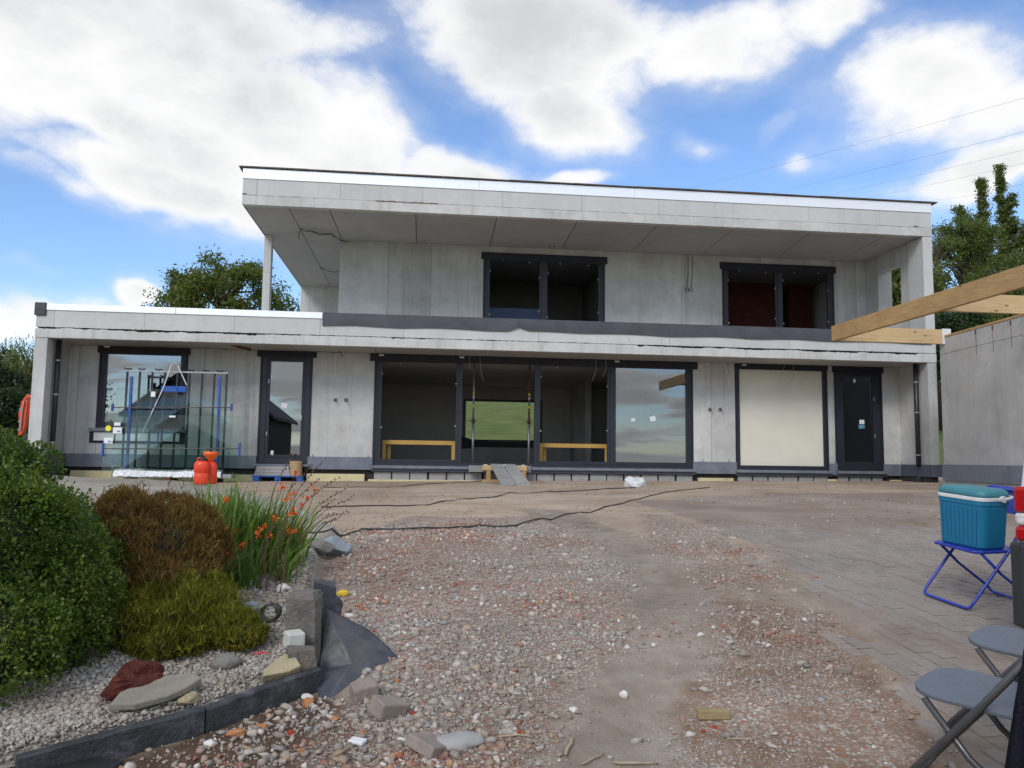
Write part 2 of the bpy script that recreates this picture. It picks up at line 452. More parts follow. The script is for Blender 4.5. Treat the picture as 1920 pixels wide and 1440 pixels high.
M['plank'] = wood('dusty plank', (.36, .36, .35, 1), (.22, .22, .21, 1), .9)
M['post_yellow'] = wood('yellow batten', (.56, .36, .10, 1), (.44, .26, .06, 1))

def glass(name, tint=(.80, .86, .84, 1), ior=1.75, rough=0.0):
    m, nt = new_mat(name)
    fr = nt.n('ShaderNodeFresnel', {0: ior})
    t = nt.n('ShaderNodeBsdfTransparent', {0: tint})
    g = nt.n('ShaderNodeBsdfGlossy', {0: (.95, .97, 1, 1), 1: rough})
    mx = nt.n('ShaderNodeMixShader', {0: fr, 1: t, 2: g})
    finish(nt, mx); return m
M['glass'] = glass('double glazing', (.70, .74, .74, 1), 2.35)
M['glass_dark'] = glass('darkened glazing', (.30, .33, .34, 1), 1.7)  # tint darkened to stand for the dark reflection in the right-hand door
M['glass_sheet'] = glass('loose glass sheet', (.90, .955, .935, 1), 1.38)
M['glass_edge'] = plain('green glass edge', (.08, .20, .17, 1), .15, 0, .1, 6, .02)

def leafmat(name, stops, trans=.35, rough=.45, spec=.4):
    m, nt = new_mat(name)
    rnd = nt.n('ShaderNodeNewGeometry').outputs['Random Per Island']
    big = nt.noise(OC(nt), 2.3, 3)
    f = nt.m('ADD', nt.m('MULTIPLY', rnd, .65), nt.m('MULTIPLY', nt.rng(big, .3, .7), .4), clamp=True)
    c = nt.ramp(f, stops)
    p = bsdf(nt, c, rough, 0, None, spec=spec)
    t = nt.n('ShaderNodeBsdfTranslucent', {0: nt.mix(1.0, c, (1.3, 1.35, .6, 1), 'MULTIPLY')})
    finish(nt, nt.n('ShaderNodeMixShader', {0: trans, 1: p, 2: t})); return m
M['boxleaf'] = leafmat('box leaves', [(0, (.026, .058, .014)), (.4, (.060, .122, .022)), (.75, (.135, .20, .032)), (1, (.28, .31, .06))], .34, .38)
M['heather_brown'] = leafmat('russet heather', [(0, (.085, .055, .020)), (.3, (.16, .080, .030)), (.5, (.125, .110, .026)), (.65, (.24, .11, .042)), (.85, (.155, .145, .03)), (1, (.38, .19, .085))], .25, .7, .2)
M['heather_green'] = leafmat('olive heather', [(0, (.065, .075, .012)), (.45, (.14, .155, .018)), (.8, (.22, .22, .025)), (1, (.26, .18, .04))], .3, .6, .2)
M['blade'] = leafmat('sword leaves', [(0, (.06, .13, .028)), (.5, (.12, .23, .04)), (.8, (.20, .31, .055)), (1, (.42, .38, .11))], .35, .42)
M['petal'] = leafmat('orange petals', [(0, (.70, .055, .008)), (.6, (.82, .11, .01)), (1, (.85, .26, .02))], .35, .5)
M['seedstem'] = plain('brown flower stem', (.10, .062, .035, 1), .8, 0, .2, 10, .1)
M['twig_shade'] = plain('twigs and shade core', (.012, .014, .007, 1), .95, 0, .3, 9, .4)  # near-black for the stems and for the added shade core
M['walnut'] = leafmat('walnut leaves', [(0, (.045, .078, .016)), (.5, (.095, .140, .028)), (.85, (.17, .18, .04)), (1, (.24, .17, .05))], .38)
M['poplar'] = leafmat('poplar leaves', [(0, (.055, .085, .022)), (.5, (.105, .145, .038)), (1, (.19, .22, .06))], .4)
M['willow'] = leafmat('willow leaves', [(0, (.10, .125, .045)), (.5, (.17, .20, .07)), (1, (.25, .28, .11))], .4)
M['darktree'] = leafmat('dark tree leaves', [(0, (.012, .028, .010)), (.5, (.025, .050, .016)), (1, (.048, .078, .024))], .25)

def gravelmat(name, stops, stops2=None, rough=.9):
    m, nt = new_mat(name)
    rnd = nt.n('ShaderNodeNewGeometry').outputs['Random Per Island']
    oc = OC(nt)
    c = nt.ramp(rnd, stops, 'CONSTANT')
    if stops2: c = nt.mix(nt.rng(nt.noise(nt.n('ShaderNodeMapping', {'Vector': oc, 'Location': (3.3, 8.1, 0)}), .85, 4, .6), .47, .60), c, nt.ramp(rnd, stops2, 'CONSTANT'))
    c = nt.mix(1.0, c, nt.ramp(nt.noise(oc, 55, 4, .6), [(.3, (.72,) * 3), (.7, (1.18,) * 3)]), 'MULTIPLY')
    dust = nt.ramp(nt.noise(oc, .9, 5, .6), [(.32, (.19, .135, .095)), (.45, (.30, .235, .19)), (.56, (.36, .33, .30)), (.7, (.44, .42, .39))])
    c = nt.mix(nt.rng(nt.noise(oc, 1.6, 6, .65), .32, .68, .06, .62), c, dust)
    finish(nt, bsdf(nt, c, rough, 0, nt.noise(oc, 90, 3), .4, .004, .25)); return m
M['rubble'] = gravelmat('mixed demolition rubble', [(0, (.34, .305, .265)), (.2, (.43, .395, .35)), (.36, (.25, .228, .205)), (.5, (.53, .495, .445)), (.6, (.30, .235, .195)), (.70, (.38, .335, .28)), (.80, (.34, .15, .10)),
                                                    (.83, (.47, .34, .22)), (.87, (.62, .575, .50)), (.92, (.29, .30, .31)), (.965, (.78, .76, .73))],
                        [(0, (.34, .30, .26)), (.18, (.36, .24, .18)), (.34, (.40, .15, .09)), (.50, (.45, .40, .34)), (.60, (.36, .085, .05)), (.70, (.50, .27, .14)), (.78, (.27, .20, .17)), (.88, (.60, .54, .46)), (.95, (.76, .73, .69))])
M['palegravel'] = gravelmat('pale limestone gravel', [(0, (.42, .40, .36)), (.25, (.52, .50, .45)), (.5, (.33, .31, .28)), (.7, (.46, .43, .38)), (.85, (.25, .23, .20)), (.93, (.62, .60, .56))])

def pavermat(name, island):
    m, nt = new_mat(name); oc = OC(nt)
    rnd = nt.n('ShaderNodeNewGeometry').outputs['Random Per Island'] if island else nt.n('ShaderNodeObjectInfo').outputs['Random']
    wc = nt.n('ShaderNodeNewGeometry').outputs['Position']
    c = nt.ramp(rnd, [(0, (.235, .205, .185)), (.4, (.275, .245, .22)), (.7, (.25, .225, .205)), (1, (.305, .262, .23))])
    c = nt.mix(1.0, c, nt.ramp(nt.noise(wc, 30, 5, .65), [(.3, (.78,) * 3), (.7, (1.15,) * 3)]), 'MULTIPLY')
    c = nt.mix(nt.rng(nt.noise(wc, 1.1, 5, .6), .42, .66, .1, .8), c, (.30, .265, .235, 1))
    c = nt.mix(nt.rng(nt.noise(wc, .8, 6, .7), .47, .7, 0, .75), c, (.22, .16, .115, 1))
    finish(nt, bsdf(nt, c, .92, 0, nt.noise(wc, 60, 4, .7), .45, .004, .25)); return m
M['paver'] = pavermat('clay paver', False)
M['paver_many'] = pavermat('clay pavers', True)
# ------------------------------------------------------------------ terrain
PD = np.array([-900, -200, -60, -20, 0, 2, 3.4, 5.6, 8, 11, 14, 17, 19, 25])
PZ = np.array([-40, -22, -7.5, -1.6, 0, .16, .30, .55, .74, .88, .98, 1.04, 1.06, 1.08])
def gz0(x, y):
    x = np.asarray(x, float); y = np.asarray(y, float)
    d = (y + 17.5) * math.cos(YAW) + x * math.sin(YAW)
    z = np.interp(d, PD, PZ)
    z = z + .0095 * np.clip(x, -14, 16) * np.clip(d / 10, 0, 1)
    hill = np.clip(y - 11, 0, None)
    return z + .14 * np.minimum(hill, 95) + .02 * np.clip(hill - 95, 0, 700) - .045 * np.clip(hill, 0, 3) ** 2 / 3

def G(px, py, fn=None, up=0.0):
    """sight line of a photo pixel down to the ground (optionally to a height above it)"""
    fn = fn or gz
    d = ray(px, py); lo, hi = 0.8, 70.0
    ts = np.linspace(lo, hi, 4000)
    P = CAM[None] + ts[:, None] * d[None]
    h = P[:, 2] - fn(P[:, 0], P[:, 1]) - up
    k = int(np.argmax(h < 0)) or 3999
    t = ts[k - 1] + (ts[k] - ts[k - 1]) * h[k - 1] / (h[k - 1] - h[k] + 1e-9)
    return CAM + d * t

def polyw(pts): return np.array([G(px, py, gz0)[:2] for px, py in pts])
def pdist(x, y, poly, closed=True):
    """signed distance to a polygon (negative inside) or distance to a polyline"""
    x = np.asarray(x, float); y = np.asarray(y, float)
    best = np.full(x.shape, 1e9); ins = np.zeros(x.shape, bool)
    n = len(poly)
    for i in range(n if closed else n - 1):
        ax, ay = poly[i]; bx, by = poly[(i + 1) % n]
        dx, dy = bx - ax, by - ay
        t = np.clip(((x - ax) * dx + (y - ay) * dy) / (dx * dx + dy * dy + 1e-12), 0, 1)
        best = np.minimum(best, np.hypot(x - ax - t * dx, y - ay - t * dy))
        if closed:
            c = ((ay > y) != (by > y)) & (x < (bx - ax) * (y - ay) / (by - ay + 1e-12) + ax)
            ins ^= c
    return np.where(ins, -best, best) if closed else best

BED = polyw([(-700, 1400), (-80, 1505), (30, 1464), (382, 1363), (600, 1283), (585, 1150), (600, 1060), (640, 1015), (560, 960), (380, 918), (100, 905), (-500, 900)])
RUBBLE = polyw([(650, 1010), (760, 975), (1000, 975), (1120, 1030), (1200, 1090), (1190, 1150), (1330, 1120), (1380, 1160), (1240, 1230), (1160, 1260), (1110, 1340), (1070, 1430), (1040, 1560), (560, 1560), (600, 1370), (690, 1300), (640, 1180), (600, 1090)])
TRACK = polyw([(1010, 955), (1130, 1000), (1240, 1065), (1275, 1130), (1250, 1200), (1190, 1270), (1150, 1350), (1140, 1440), (1150, 1600)])
BROWN = polyw([(1280, 1110), (1420, 1130), (1560, 1150), (1660, 1250), (1780, 1420), (1850, 1600), (1180, 1600), (1200, 1350), (1300, 1220)])
WET = polyw([(-100, 1460), (330, 1400), (590, 1300), (660, 1330), (700, 1400), (760, 1600), (-100, 1700)])
PATCH2 = polyw([(1190, 960), (1290, 975), (1400, 1020), (1500, 1085), (1430, 1110), (1280, 1110), (1230, 1040)])
PAVE = polyw([(1180, 938), (1330, 985), (1420, 1030), (1520, 1090), (1560, 1150), (1640, 1240), (1700, 1320), (1790, 1440), (1850, 1560), (2700, 1560), (2700, 1000), (2300, 925), (1500, 925)])

def gz(x, y):
    z = gz0(x, y)
    x = np.asarray(x, float); y = np.asarray(y, float)
    db = pdist(x, y, BED)
    bed = 1 - sstep(-.07, .01, db)
    z = z + bed * (.135 + .10 * (fbm(x * 1.3, y * 1.3, 3, 5) - .5) + .10 * sstep(.2, 1.2, -db))
    near = 1 - sstep(14, 24, np.hypot(x, y + 17.5))
    dp = pdist(x, y, PAVE)
    z = z + near * sstep(-.05, .25, dp) * ((fbm(x * 1.6, y * 1.6, 4, 3) - .5) * .055 + (fbm(x * 9, y * 9, 3, 9) - .5) * .016)
    z = z + .035 * (1 - sstep(-.05, .25, pdist(x, y, RUBBLE)))
    z = z - .02 * (1 - sstep(.15, .45, pdist(x, y, TRACK, False)))
    return z
def gzf(x, y): return float(gz(np.array([x]), np.array([y]))[0])
def slope(x, y, e=.06):
    n = np.array([-(gzf(x + e, y) - gzf(x - e, y)) / (2 * e), -(gzf(x, y + e) - gzf(x, y - e)) / (2 * e), 1.0])
    return n / np.linalg.norm(n)

def graded(lo, hi, a, b, fine, grow=1.18):
    v = list(np.arange(a, b, fine)); s = fine; p = b
    while p < hi:
        v.append(p); s *= grow; p += s
    v.append(hi); s = fine; p = a - fine; w = []
    while p > lo:
        w.append(p); s *= grow; p -= s
    w.append(lo)
    return np.array(w[::-1] + v)
gx = graded(-900, 900, -4.2, 5.2, .045)
gy = graded(-900, 900, -15.9, -8.0, .045)
GX, GY = np.meshgrid(gx, gy)
GZ = gz(GX, GY)
nx, ny = len(gx), len(gy)
idx = np.arange(nx * ny).reshape(ny, nx)
F = np.stack([idx[:-1, :-1], idx[:-1, 1:], idx[1:, 1:], idx[1:, :-1]], -1).reshape(-1, 4)
inhouse = ((GX > -8) & (GX < 12) & (GY > 1.3) & (GY < 9.4)).ravel()

def ground_material():
    m, nt = new_mat('yard ground'); oc = OC(nt)
    a = nt.n('ShaderNodeAttribute', attribute_name='zone'); z = nt.n('ShaderNodeSeparateColor', {0: a.outputs['Color']})
    b = nt.n('ShaderNodeAttribute', attribute_name='zone_b'); y = nt.n('ShaderNodeSeparateColor', {0: b.outputs['Color']})
    big = nt.noise(oc, .9, 6, .62, .5); mid = nt.noise(oc, 4.5, 6, .65, .3); fin = nt.noise(oc, 38, 5, .7); gr = nt.noise(oc, 150, 3, .6)
    sand = nt.ramp(nt.noise(nt.n('ShaderNodeMapping', {'Vector': oc, 'Scale': (.55, 1.3, 1)}), 1.0, 7, .65, .6), [(.25, (.26, .195, .14)), (.45, (.36, .285, .215)), (.6, (.40, .335, .27)), (.8, (.44, .385, .33))])
    rub = nt.ramp(fin, [(.3, (.20, .155, .125)), (.55, (.31, .255, .215)), (.75, (.40, .345, .30))])
    trk = nt.ramp(mid, [(.25, (.20, .165, .13)), (.5, (.27, .23, .19)), (.75, (.33, .295, .255))])
    brn = nt.ramp(nt.noise(oc, 2.6, 7, .68, .6), [(.25, (.13, .082, .05)), (.45, (.20, .138, .095)), (.6, (.255, .195, .15)), (.78, (.33, .28, .23))])
    wet = nt.ramp(mid, [(.25, (.055, .034, .022)), (.5, (.095, .062, .043)), (.75, (.16, .115, .085))])
    pav = nt.ramp(big, [(.28, (.215, .165, .13)), (.5, (.275, .23, .195)), (.72, (.32, .28, .245))])
    grs = nt.ramp(nt.noise(nt.n('ShaderNodeMapping', {'Vector': oc, 'Scale': (.35, .16, .35)}), 1.2, 9, .68), [(.25, (.058, .088, .018)), (.45, (.085, .125, .026)), (.6, (.105, .13, .034)), (.78, (.14, .15, .05))])
    bed = nt.ramp(fin, [(.3, (.20, .18, .155)), (.6, (.40, .375, .33)), (.8, (.5, .47, .42))])
    jit = nt.m('MULTIPLY', nt.m('SUBTRACT', nt.noise(oc, 2.6, 7, .72), .5), 1.5)
    def sel(s): return nt.rng(nt.m('ADD', s, jit), .25, .75)
    c = nt.mix(nt.rng(nt.m('ADD', b.outputs['Alpha'], nt.m('MULTIPLY', jit, .5)), .25, .75), sand, nt.ramp(mid, [(.25, (.23, .18, .135)), (.5, (.31, .26, .21)), (.75, (.37, .325, .28))]))
    c = nt.mix(sel(y.outputs[0]), c, pav)
    c = nt.mix(sel(z.outputs[2]), c, brn)
    c = nt.mix(sel(z.outputs[0]), c, rub)
    c = nt.mix(sel(z.outputs[1]), c, trk)
    c = nt.mix(sel(y.outputs[1]), c, wet)
    bj = nt.rng(y.outputs[2], .3, .6)
    c = nt.mix(bj, c, bed)
    g2 = nt.rng(nt.m('ADD', a.outputs['Alpha'], nt.m('MULTIPLY', jit, .4)), .35, .65)
    c = nt.mix(g2, c, grs)
    # fines: tiny chips packed between the loose stones
    vo = nt.n('ShaderNodeTexVoronoi', {'Vector': oc, 'Scale': 62.0, 'Randomness': 1.0})
    vsep = nt.n('ShaderNodeSeparateColor', {0: vo.outputs[1]})
    chip = nt.ramp(vsep.outputs[0], [(0, (.20, .165, .14)), (.2, (.34, .30, .26)), (.4, (.25, .21, .18)), (.55, (.43, .39, .34)), (.68, (.30, .17, .125)), (.78, (.36, .13, .085)), (.85, (.5, .46, .41)), (.94, (.66, .63, .59))], 'CONSTANT')
    cz = nt.m('MULTIPLY', nt.rng(nt.m('ADD', nt.m('MAXIMUM', z.outputs[0], nt.m('MULTIPLY', z.outputs[2], .62)), jit), .3, .8), nt.rng(vo.outputs[0], .25, .75, .9, .25))
    cz = nt.m('MULTIPLY', cz, nt.m('SUBTRACT', 1.0, nt.m('MULTIPLY', z.outputs[1], .75)))
    c = nt.mix(cz, c, chip)
    c = nt.mix(1.0, c, nt.ramp(nt.noise(oc, .55, 5, .6, .4), [(.3, (.82, .79, .75)), (.7, (1.28, 1.27, 1.25))]), 'MULTIPLY')
    speck = nt.rng(nt.n('ShaderNodeTexVoronoi', {'Vector': oc, 'Scale': 42.0}).outputs[0], .10, .17, 1, 0)
    c = nt.mix(nt.m('MULTIPLY', speck, nt.rng(nt.noise(oc, 6, 3), .45, .6, .0, .7)), c, (.46, .42, .37, 1))
    c = nt.mix(1.0, c, nt.ramp(gr, [(.3, (.80,) * 3), (.7, (1.15,) * 3)]), 'MULTIPLY')
    h = nt.m('ADD', nt.m('ADD', nt.m('MULTIPLY', fin, 1.0), nt.m('MULTIPLY', gr, .4)), nt.m('MULTIPLY', cz, -1.2))
    finish(nt, bsdf(nt, c, .95, 0, h, .6, .012, .2)); return m
M['ground'] = ground_material()
ground = amesh('ground', np.stack([GX.ravel(), GY.ravel(), GZ.ravel()], -1), F[~(inhouse[F].all(1))], M['ground'], smooth=True)
tag(ground, kind='structure')
fx_, fy_ = GX.ravel(), GY.ravel()
dn = (fbm(fx_ * 2.2, fy_ * 2.2, 4, 21) - .5) * .5
ins = lambda poly, s=.12: 1 - sstep(-s, s, pdist(fx_, fy_, poly) + dn * .5)
zone = np.zeros((len(fx_), 4), np.float32)
zone[:, 0] = np.maximum(ins(RUBBLE, .2), .75 * ins(PATCH2, .25))
zone[:, 1] = 1 - sstep(.15, .5, pdist(fx_, fy_, TRACK, False) + dn * .6)
zone[:, 2] = ins(BROWN, .25)
zone[:, 3] = np.maximum(sstep(10.8, 12.5, fy_), np.maximum(sstep(-9.5, -11, fx_), sstep(-24, -30, fy_))) * (1 - sstep(12.2, 12.6, fx_) * (1 - sstep(14, 16, fx_)) * (1 - sstep(10, 14, fy_)))
zb = np.zeros((len(fx_), 4), np.float32); zb[:, 3] = 1 - sstep(7.0, 10.5, np.hypot(fx_, fy_ + 17.5) + dn * 3)
zb[:, 0] = ins(PAVE, .12); zb[:, 1] = ins(WET, .2); zb[:, 2] = 1 - sstep(-.06, .02, pdist(fx_, fy_, BED))
for nm, arr in (('zone', zone), ('zone_b', zb)):
    at = ground.data.color_attributes.new(nm, 'FLOAT_COLOR', 'POINT')
    at.data.foreach_set('color', arr.ravel())

# ------------------------------------------------------------------ house
house = thing('house', 'unfinished two storey grey concrete house with dark window frames and wide flat roofs', 'house', (2, 0, 1.05))
XL, XR, XU = -8.12, 12.085, -4.045          # left and right ends, left end of the upper roof
WY, UY = 1.2, 2.6                            # lower and upper recessed walls
ZS, ZP, ZT = 4.0, 4.59, 4.725                # lower fascia: soffit, concrete top, trim top
ZS2, ZP2, ZT2 = 7.06, 7.65, 7.875            # upper fascia
ZF, UF = 1.38, 4.50                          # floors
def X_(px, py, Y): return float(W(px, py, Y=Y)[0])
def Z_(px, py, Y): return float(W(px, py, Y=Y)[2])

def ragged(x0, x1, y0, y1, z0, z1, top=.004, bot=0.0, step=.05, gaps=None):
    """a strip whose long edges are broken like spalled concrete"""
    mb = MB(); n = max(2, int((x1 - x0) / step)); V = []; Fq = []
    for i in range(n + 1):
        x = x0 + (x1 - x0) * i / n
        g = 0.0
        for (a, b, dpt) in (gaps or []):
            if a <= x <= b: g = dpt * min(1.0, max(0.0, 2.6 * float(fbm(x * 4.0, 3.3, 4, 2)) - .62)) * random.uniform(.75, 1.1)
        t = z1 - random.random() * top - g
        b = z0 + random.random() * bot
        V += [(x, y0, b), (x, y0, t), (x, y1, t), (x, y1, b)]
    for i in range(n):
        k = i * 4
        for j in range(4): Fq.append((k + j, k + (j + 1) % 4, k + 4 + (j + 1) % 4, k + 4 + j))
    Fq += [(3, 2, 1, 0), (n * 4, n * 4 + 1, n * 4 + 2, n * 4 + 3)]
    return mb.add(V, Fq)

# --- lower roof and fascia
box('roof_slab', M['inner'], house, XL + .02, XR - .02, .16, 9.6, ZS + .1, UF - .02)
gapseg = [(XL, X_(480, 640, 0), .045), (X_(480, 640, 0), X_(600, 640, 0), .02), (X_(735, 640, 0), X_(800, 640, 0), .028), (X_(860, 640, 0), X_(945, 640, 0), .010), (X_(1195, 650, 0), X_(1720, 660, 0), .04)]
cuts = [XL, X_(439, 640, 0), X_(960, 650, 0), X_(1222, 655, 0), X_(1500, 660, 0), XR]
for a, b in zip(cuts[:-1], cuts[1:]):
    ragged(a + .002, b - .002, -.012, .158, ZS, ZS + .215, .006, .006, .04, gapseg).build('slab_edge', M['slab'], house)
MB().box(XL + .03, XR - .03, .05, .159, ZS + .12, ZS + .30).build('mortar_joint', M['gapdark'], house)
lcuts = [XL] + [X_(p, 600 + p * .03, 0) for p in (101, 271, 439, 600, 757, 1010, 1255, 1480, 1610)] + [XR]
for a, b in zip(lcuts[:-1], lcuts[1:]):
    ragged(a + .003, b - .003, 0, .159, ZS + .222, ZP, 0, .012, .05).build('fascia_panel', M['fascia'], house)
xf = X_(605, 592, 0)
ax = X_(88, 575, 0)
for a, b in ((ax, X_(330, 578, 0)), (X_(330, 578, 0), xf)):
    box('white_trim', M['white'], house, a + .002, b - .002, -.02, .2, ZP - .003, ZT, .004)
box('parapet_cap', M['felt'], house, XL - .03, ax - .004, -.045, .35, ZP - .12, ZT + .015, .01)
# bitumen felt folded over the parapet, with a wavy lower hem
def felt(x0, x1, seed):
    n = int((x1 - x0) / .08); V = []; Fq = []
    for i in range(n + 1):
        x = x0 + (x1 - x0) * i / n
        hem = ZT - .285 + .025 * float(fbm(x * .9, seed, 3, 4) - .5) + .012 * math.sin(x * 3.1)
        kx = abs(x - X_(973, 605, 0))
        if kx < .28: hem += .10 * (1 - kx / .28) ** 1.5
        wob = .02 * float(fbm(x * 1.3, 9 + seed, 3, 6)) + (.03 * (1 - kx / .4) if kx < .4 else 0)
        V += [(x, -.016 - wob, hem), (x, -.022 - wob * .6, (hem + ZT) / 2), (x, -.02, ZT), (x, .38, ZT + .004), (x, .38, ZT - .2), (x, .161, ZT - .19), (x, .161, ZP + .002), (x, -.004, ZP + .002), (x, -.006, hem)]
    m = 9
    for i in range(n):
        for j in range(m): Fq.append((i * m + j, i * m + (j + 1) % m, (i + 1) * m + (j + 1) % m, (i + 1) * m + j))
    Fq += [tuple(range(m))[::-1], tuple(n * m + j for j in range(m))]
    return MB().add(V, Fq)
fc = [xf + .004, X_(972, 605, 0), X_(1395, 618, 0), XR - .1]
for i, (a, b) in enumerate(zip(fc[:-1], fc[1:])):
    felt(a, b - .003, i * 3.7).build('roofing_felt', M['felt'], house)
box('parapet', M['concrete'], house, XL + .02, XR - .02, .163, .34, UF - .02, ZP - .01)
box('terrace_floor', M['concrete'], house, XL + .05, XR - .05, .345, 9.5, UF - .018, UF)

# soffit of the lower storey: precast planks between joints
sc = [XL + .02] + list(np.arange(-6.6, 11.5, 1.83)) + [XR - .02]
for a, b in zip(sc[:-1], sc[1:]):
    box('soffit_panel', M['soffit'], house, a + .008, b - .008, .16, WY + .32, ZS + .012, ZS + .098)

# --- columns / side walls of the ground floor
cxl = X_(85, 700, 0)
box('side_wall', M['concrete'], house, XL, cxl, 0.0, .30, 1.30, ZS - .002, .006)
box('side_wall', M['concrete'], house, XL, XL + .2, .302, 9.6, 1.0, ZS + .09)
cxr = X_(1742, 760, 0)
box('side_wall', M['concrete'], house, cxr, XR, 0.0, .30, 1.30, ZS - .002, .006)
box('side_wall', M['concrete'], house, XR - .2, XR, .302, 9.6, 1.0, ZS + .09)

# --- openings of the lower wall
def rect(px0, px1, pt, pb, Y):
    cx = (px0 + px1) / 2
    return [X_(px0, (pt + pb) / 2, Y), X_(px1, (pt + pb) / 2, Y), Z_(cx, pb, Y), Z_(cx, pt, Y)]
OW1 = rect(186, 348, 652, 803, WY); OD1 = rect(487, 582, 664, 866, WY); OSL = rect(703, 1297, 671, 880, WY)
OW2 = rect(1380, 1551, 687, 883, WY); OD2 = rect(1567, 1653, 692, 880, WY)
TOPZ = np.mean([OW1[3], OD1[3], OSL[3], OW2[3], OD2[3]])
for o in (OW1, OD1, OSL, OW2, OD2): o[3] = TOPZ
BZ = np.mean([OD1[2], OSL[2], OW2[2], OD2[2]])
for o in (OD1, OSL, OW2, OD2): o[2] = BZ
def wallp(x0, x1, z0, z1, y=WY, th=.28, mat='concrete', name='wall_panel'):
    box(name, M[mat], house, x0 + .003, x1 - .003, y, y + th, z0, z1, .003)
ops = [OW1, OD1, OSL, OW2, OD2]
edges = [XL + .2] + [v for o in ops for v in (o[0], o[1])] + [XR - .2]
seams = [X_(145, 740, WY), X_(630, 740, WY) + 9]
for i in range(0, len(edges), 2):
    a, b = edges[i], edges[i + 1]
    ss = [a] + [s for s in seams if a + .1 < s < b - .1] + [b]
    for p, q in zip(ss[:-1], ss[1:]): wallp(p, q, 1.30, ZS + .01)
for o in ops: wallp(o[0], o[1], o[3] + .003, ZS + .01)
wallp(OW1[0], OW1[1], 1.30, OW1[2] - .005)

def frame_bars(mb, x0, x1, z0, z1, y0, y1, w, wb=None, wt=None):
    wb = wb or w; wt = wt or w
    mb.box(x0, x0 + w, y0, y1, z0, z1); mb.box(x1 - w, x1, y0, y1, z0, z1)
    mb.box(x0 + w, x1 - w, y0, y1, z1 - wt, z1); mb.box(x0 + w, x1 - w, y0, y1, z0, z0 + wb)
    return mb
def surround(o, side, top, ears, mat='tape', y=WY):
    x0, x1, z0, z1 = o
    mb = MB()
    mb.box(x0 - side, x0 + .03, y - .012, y - .003, z0 + .0, z1 - .02)
    mb.box(x1 - .03, x1 + side, y - .012, y - .003, z0 + .0, z1 - .02)
    mb.box(x0 - ears, x1 + ears, y - .03, y - .0125, z1 - top, z1 + .06)
    return mb.build('sealing_membrane', M[mat], house)
def clip(parent, x, y, z, s=.012):
    box('clip', M['whiteplastic'], parent, x - s, x + s, y - .012, y, z - s, z + s)
def sticker(parent, x, y, z, w, h, tilt=0.0, mat='sticker'):
    c, s = math.cos(tilt), math.sin(tilt)
    return MB().obox((x, y, z), (c, 0, s), (0, 1, 0), (-s, 0, c), w / 2, .0015, h / 2).build('label', M[mat], parent)
def glazed(name, o, y, fwid, bars, panes, mat='glass', depth=.09, sash=.065):
    """window: outer frame with mullions; panes is one flag per light (True = glass in it)"""
    x0, x1, z0, z1 = o
    mb = frame_bars(MB(), x0, x1, z0, z1, y, y + depth, fwid)
    w = mb.build(name, M['alu'], house, bevel=.004)
    xs = [x0 + fwid] + [v for b in bars for v in (b - fwid * .5, b + fwid * .5)] + [x1 - fwid]
    for b in bars: box('mullion', M['alu'], w, b - fwid * .5, b + fwid * .5, y - .006, y + depth - .004, z0 + fwid, z1 - fwid)
    for i in range(0, len(xs), 2):
        a, b = xs[i] + .002, xs[i + 1] - .002
        kind = panes[i // 2]
        if kind is None: continue
        frame_bars(MB(), a, b, z0 + fwid + .002, z1 - fwid - .002, y + .012, y + depth - .01, sash).build('sash', M['alu'], w, bevel=.003)
        ia, ib, iz0, iz1 = a + sash, b - sash, z0 + fwid + sash, z1 - fwid - sash
        if kind:
            box('pane', M[kind], w, ia - .01, ib + .01, y + .035, y + .047, iz0 - .01, iz1 + .01)
        else:
            for (cx, cz) in ((ia + .01, iz0 + .3 * (iz1 - iz0)), (ib - .01, iz0 + .35 * (iz1 - iz0)), (ia + .01, iz1 - .25), (ib - .01, iz1 - .45), (ia + .25 * (ib - ia), iz1 - .008), (ia + .8 * (ib - ia), iz1 - .008)):
                clip(w, cx + random.uniform(-.004, .004), y + .012, cz + random.uniform(-.05, .05))
    return w

win1 = glazed('window', OW1, WY + .0, .07, [], ['glass'])
surround(OW1, .03, .12, .07)
sticker(win1, OW1[0] + .12, WY - .034, OW1[3] + .02, .12, .035)
door1 = glazed('door', OD1, WY + .0, .14, [], ['glass'])
surround(OD1, .02, .11, .10)
x0, x1 = OD1[0], OD1[1]
p = W(533, 760, Y=WY + .03); sticker(door1, p[0], WY + .030, p[2], .14, .11, -.1)
p = W(510, 849, Y=WY + .03); sticker(door1, p[0], WY + .030, p[2], .06, .10, -.05)
box('door_handle', M['steel'], door1, x1 - .20, x1 - .185, WY - .03, WY, (OD1[2] + OD1[3]) / 2 - .28, (OD1[2] + OD1[3]) / 2 - .16)
for q in (.25, .72): box('hinge', M['steel'], door1, x0 + .165, x0 + .19, WY - .012, WY + .002, OD1[2] + (OD1[3] - OD1[2]) * q, OD1[2] + (OD1[3] - OD1[2]) * q + .09)
bars = [X_(863, 775, WY), X_(1005, 780, WY), X_(1147, 785, WY)]
slider = glazed('sliding_window', [OSL[0], OSL[1], OSL[2], OSL[3]], WY, .075, bars, [False, None, False, 'glass'])
surround(OSL, .035, .14, .15)
for px, py in ((715, 669), (866, 673), (1157, 680)):
    q = W(px, py, Y=WY - .03); sticker(slider, q[0], WY - .034, OSL[3] - .0, .11, .035)
for px, py, w_, h_, t_ in ((1187, 787, .10, .07, .15), (1224, 785, .14, .12, .25)):
    q = W(px, py, Y=WY + .03); sticker(slider, q[0], WY + .030, q[2], w_, h_, t_)
win2 = glazed('window', OW2, WY, .10, [], [None])
surround(OW2, .02, .10, .03)
box('screen', M['blind'], win2, OW2[0] + .09, OW2[1] - .09, WY + .04, WY + .06, OW2[2] + .09, OW2[3] - .09)
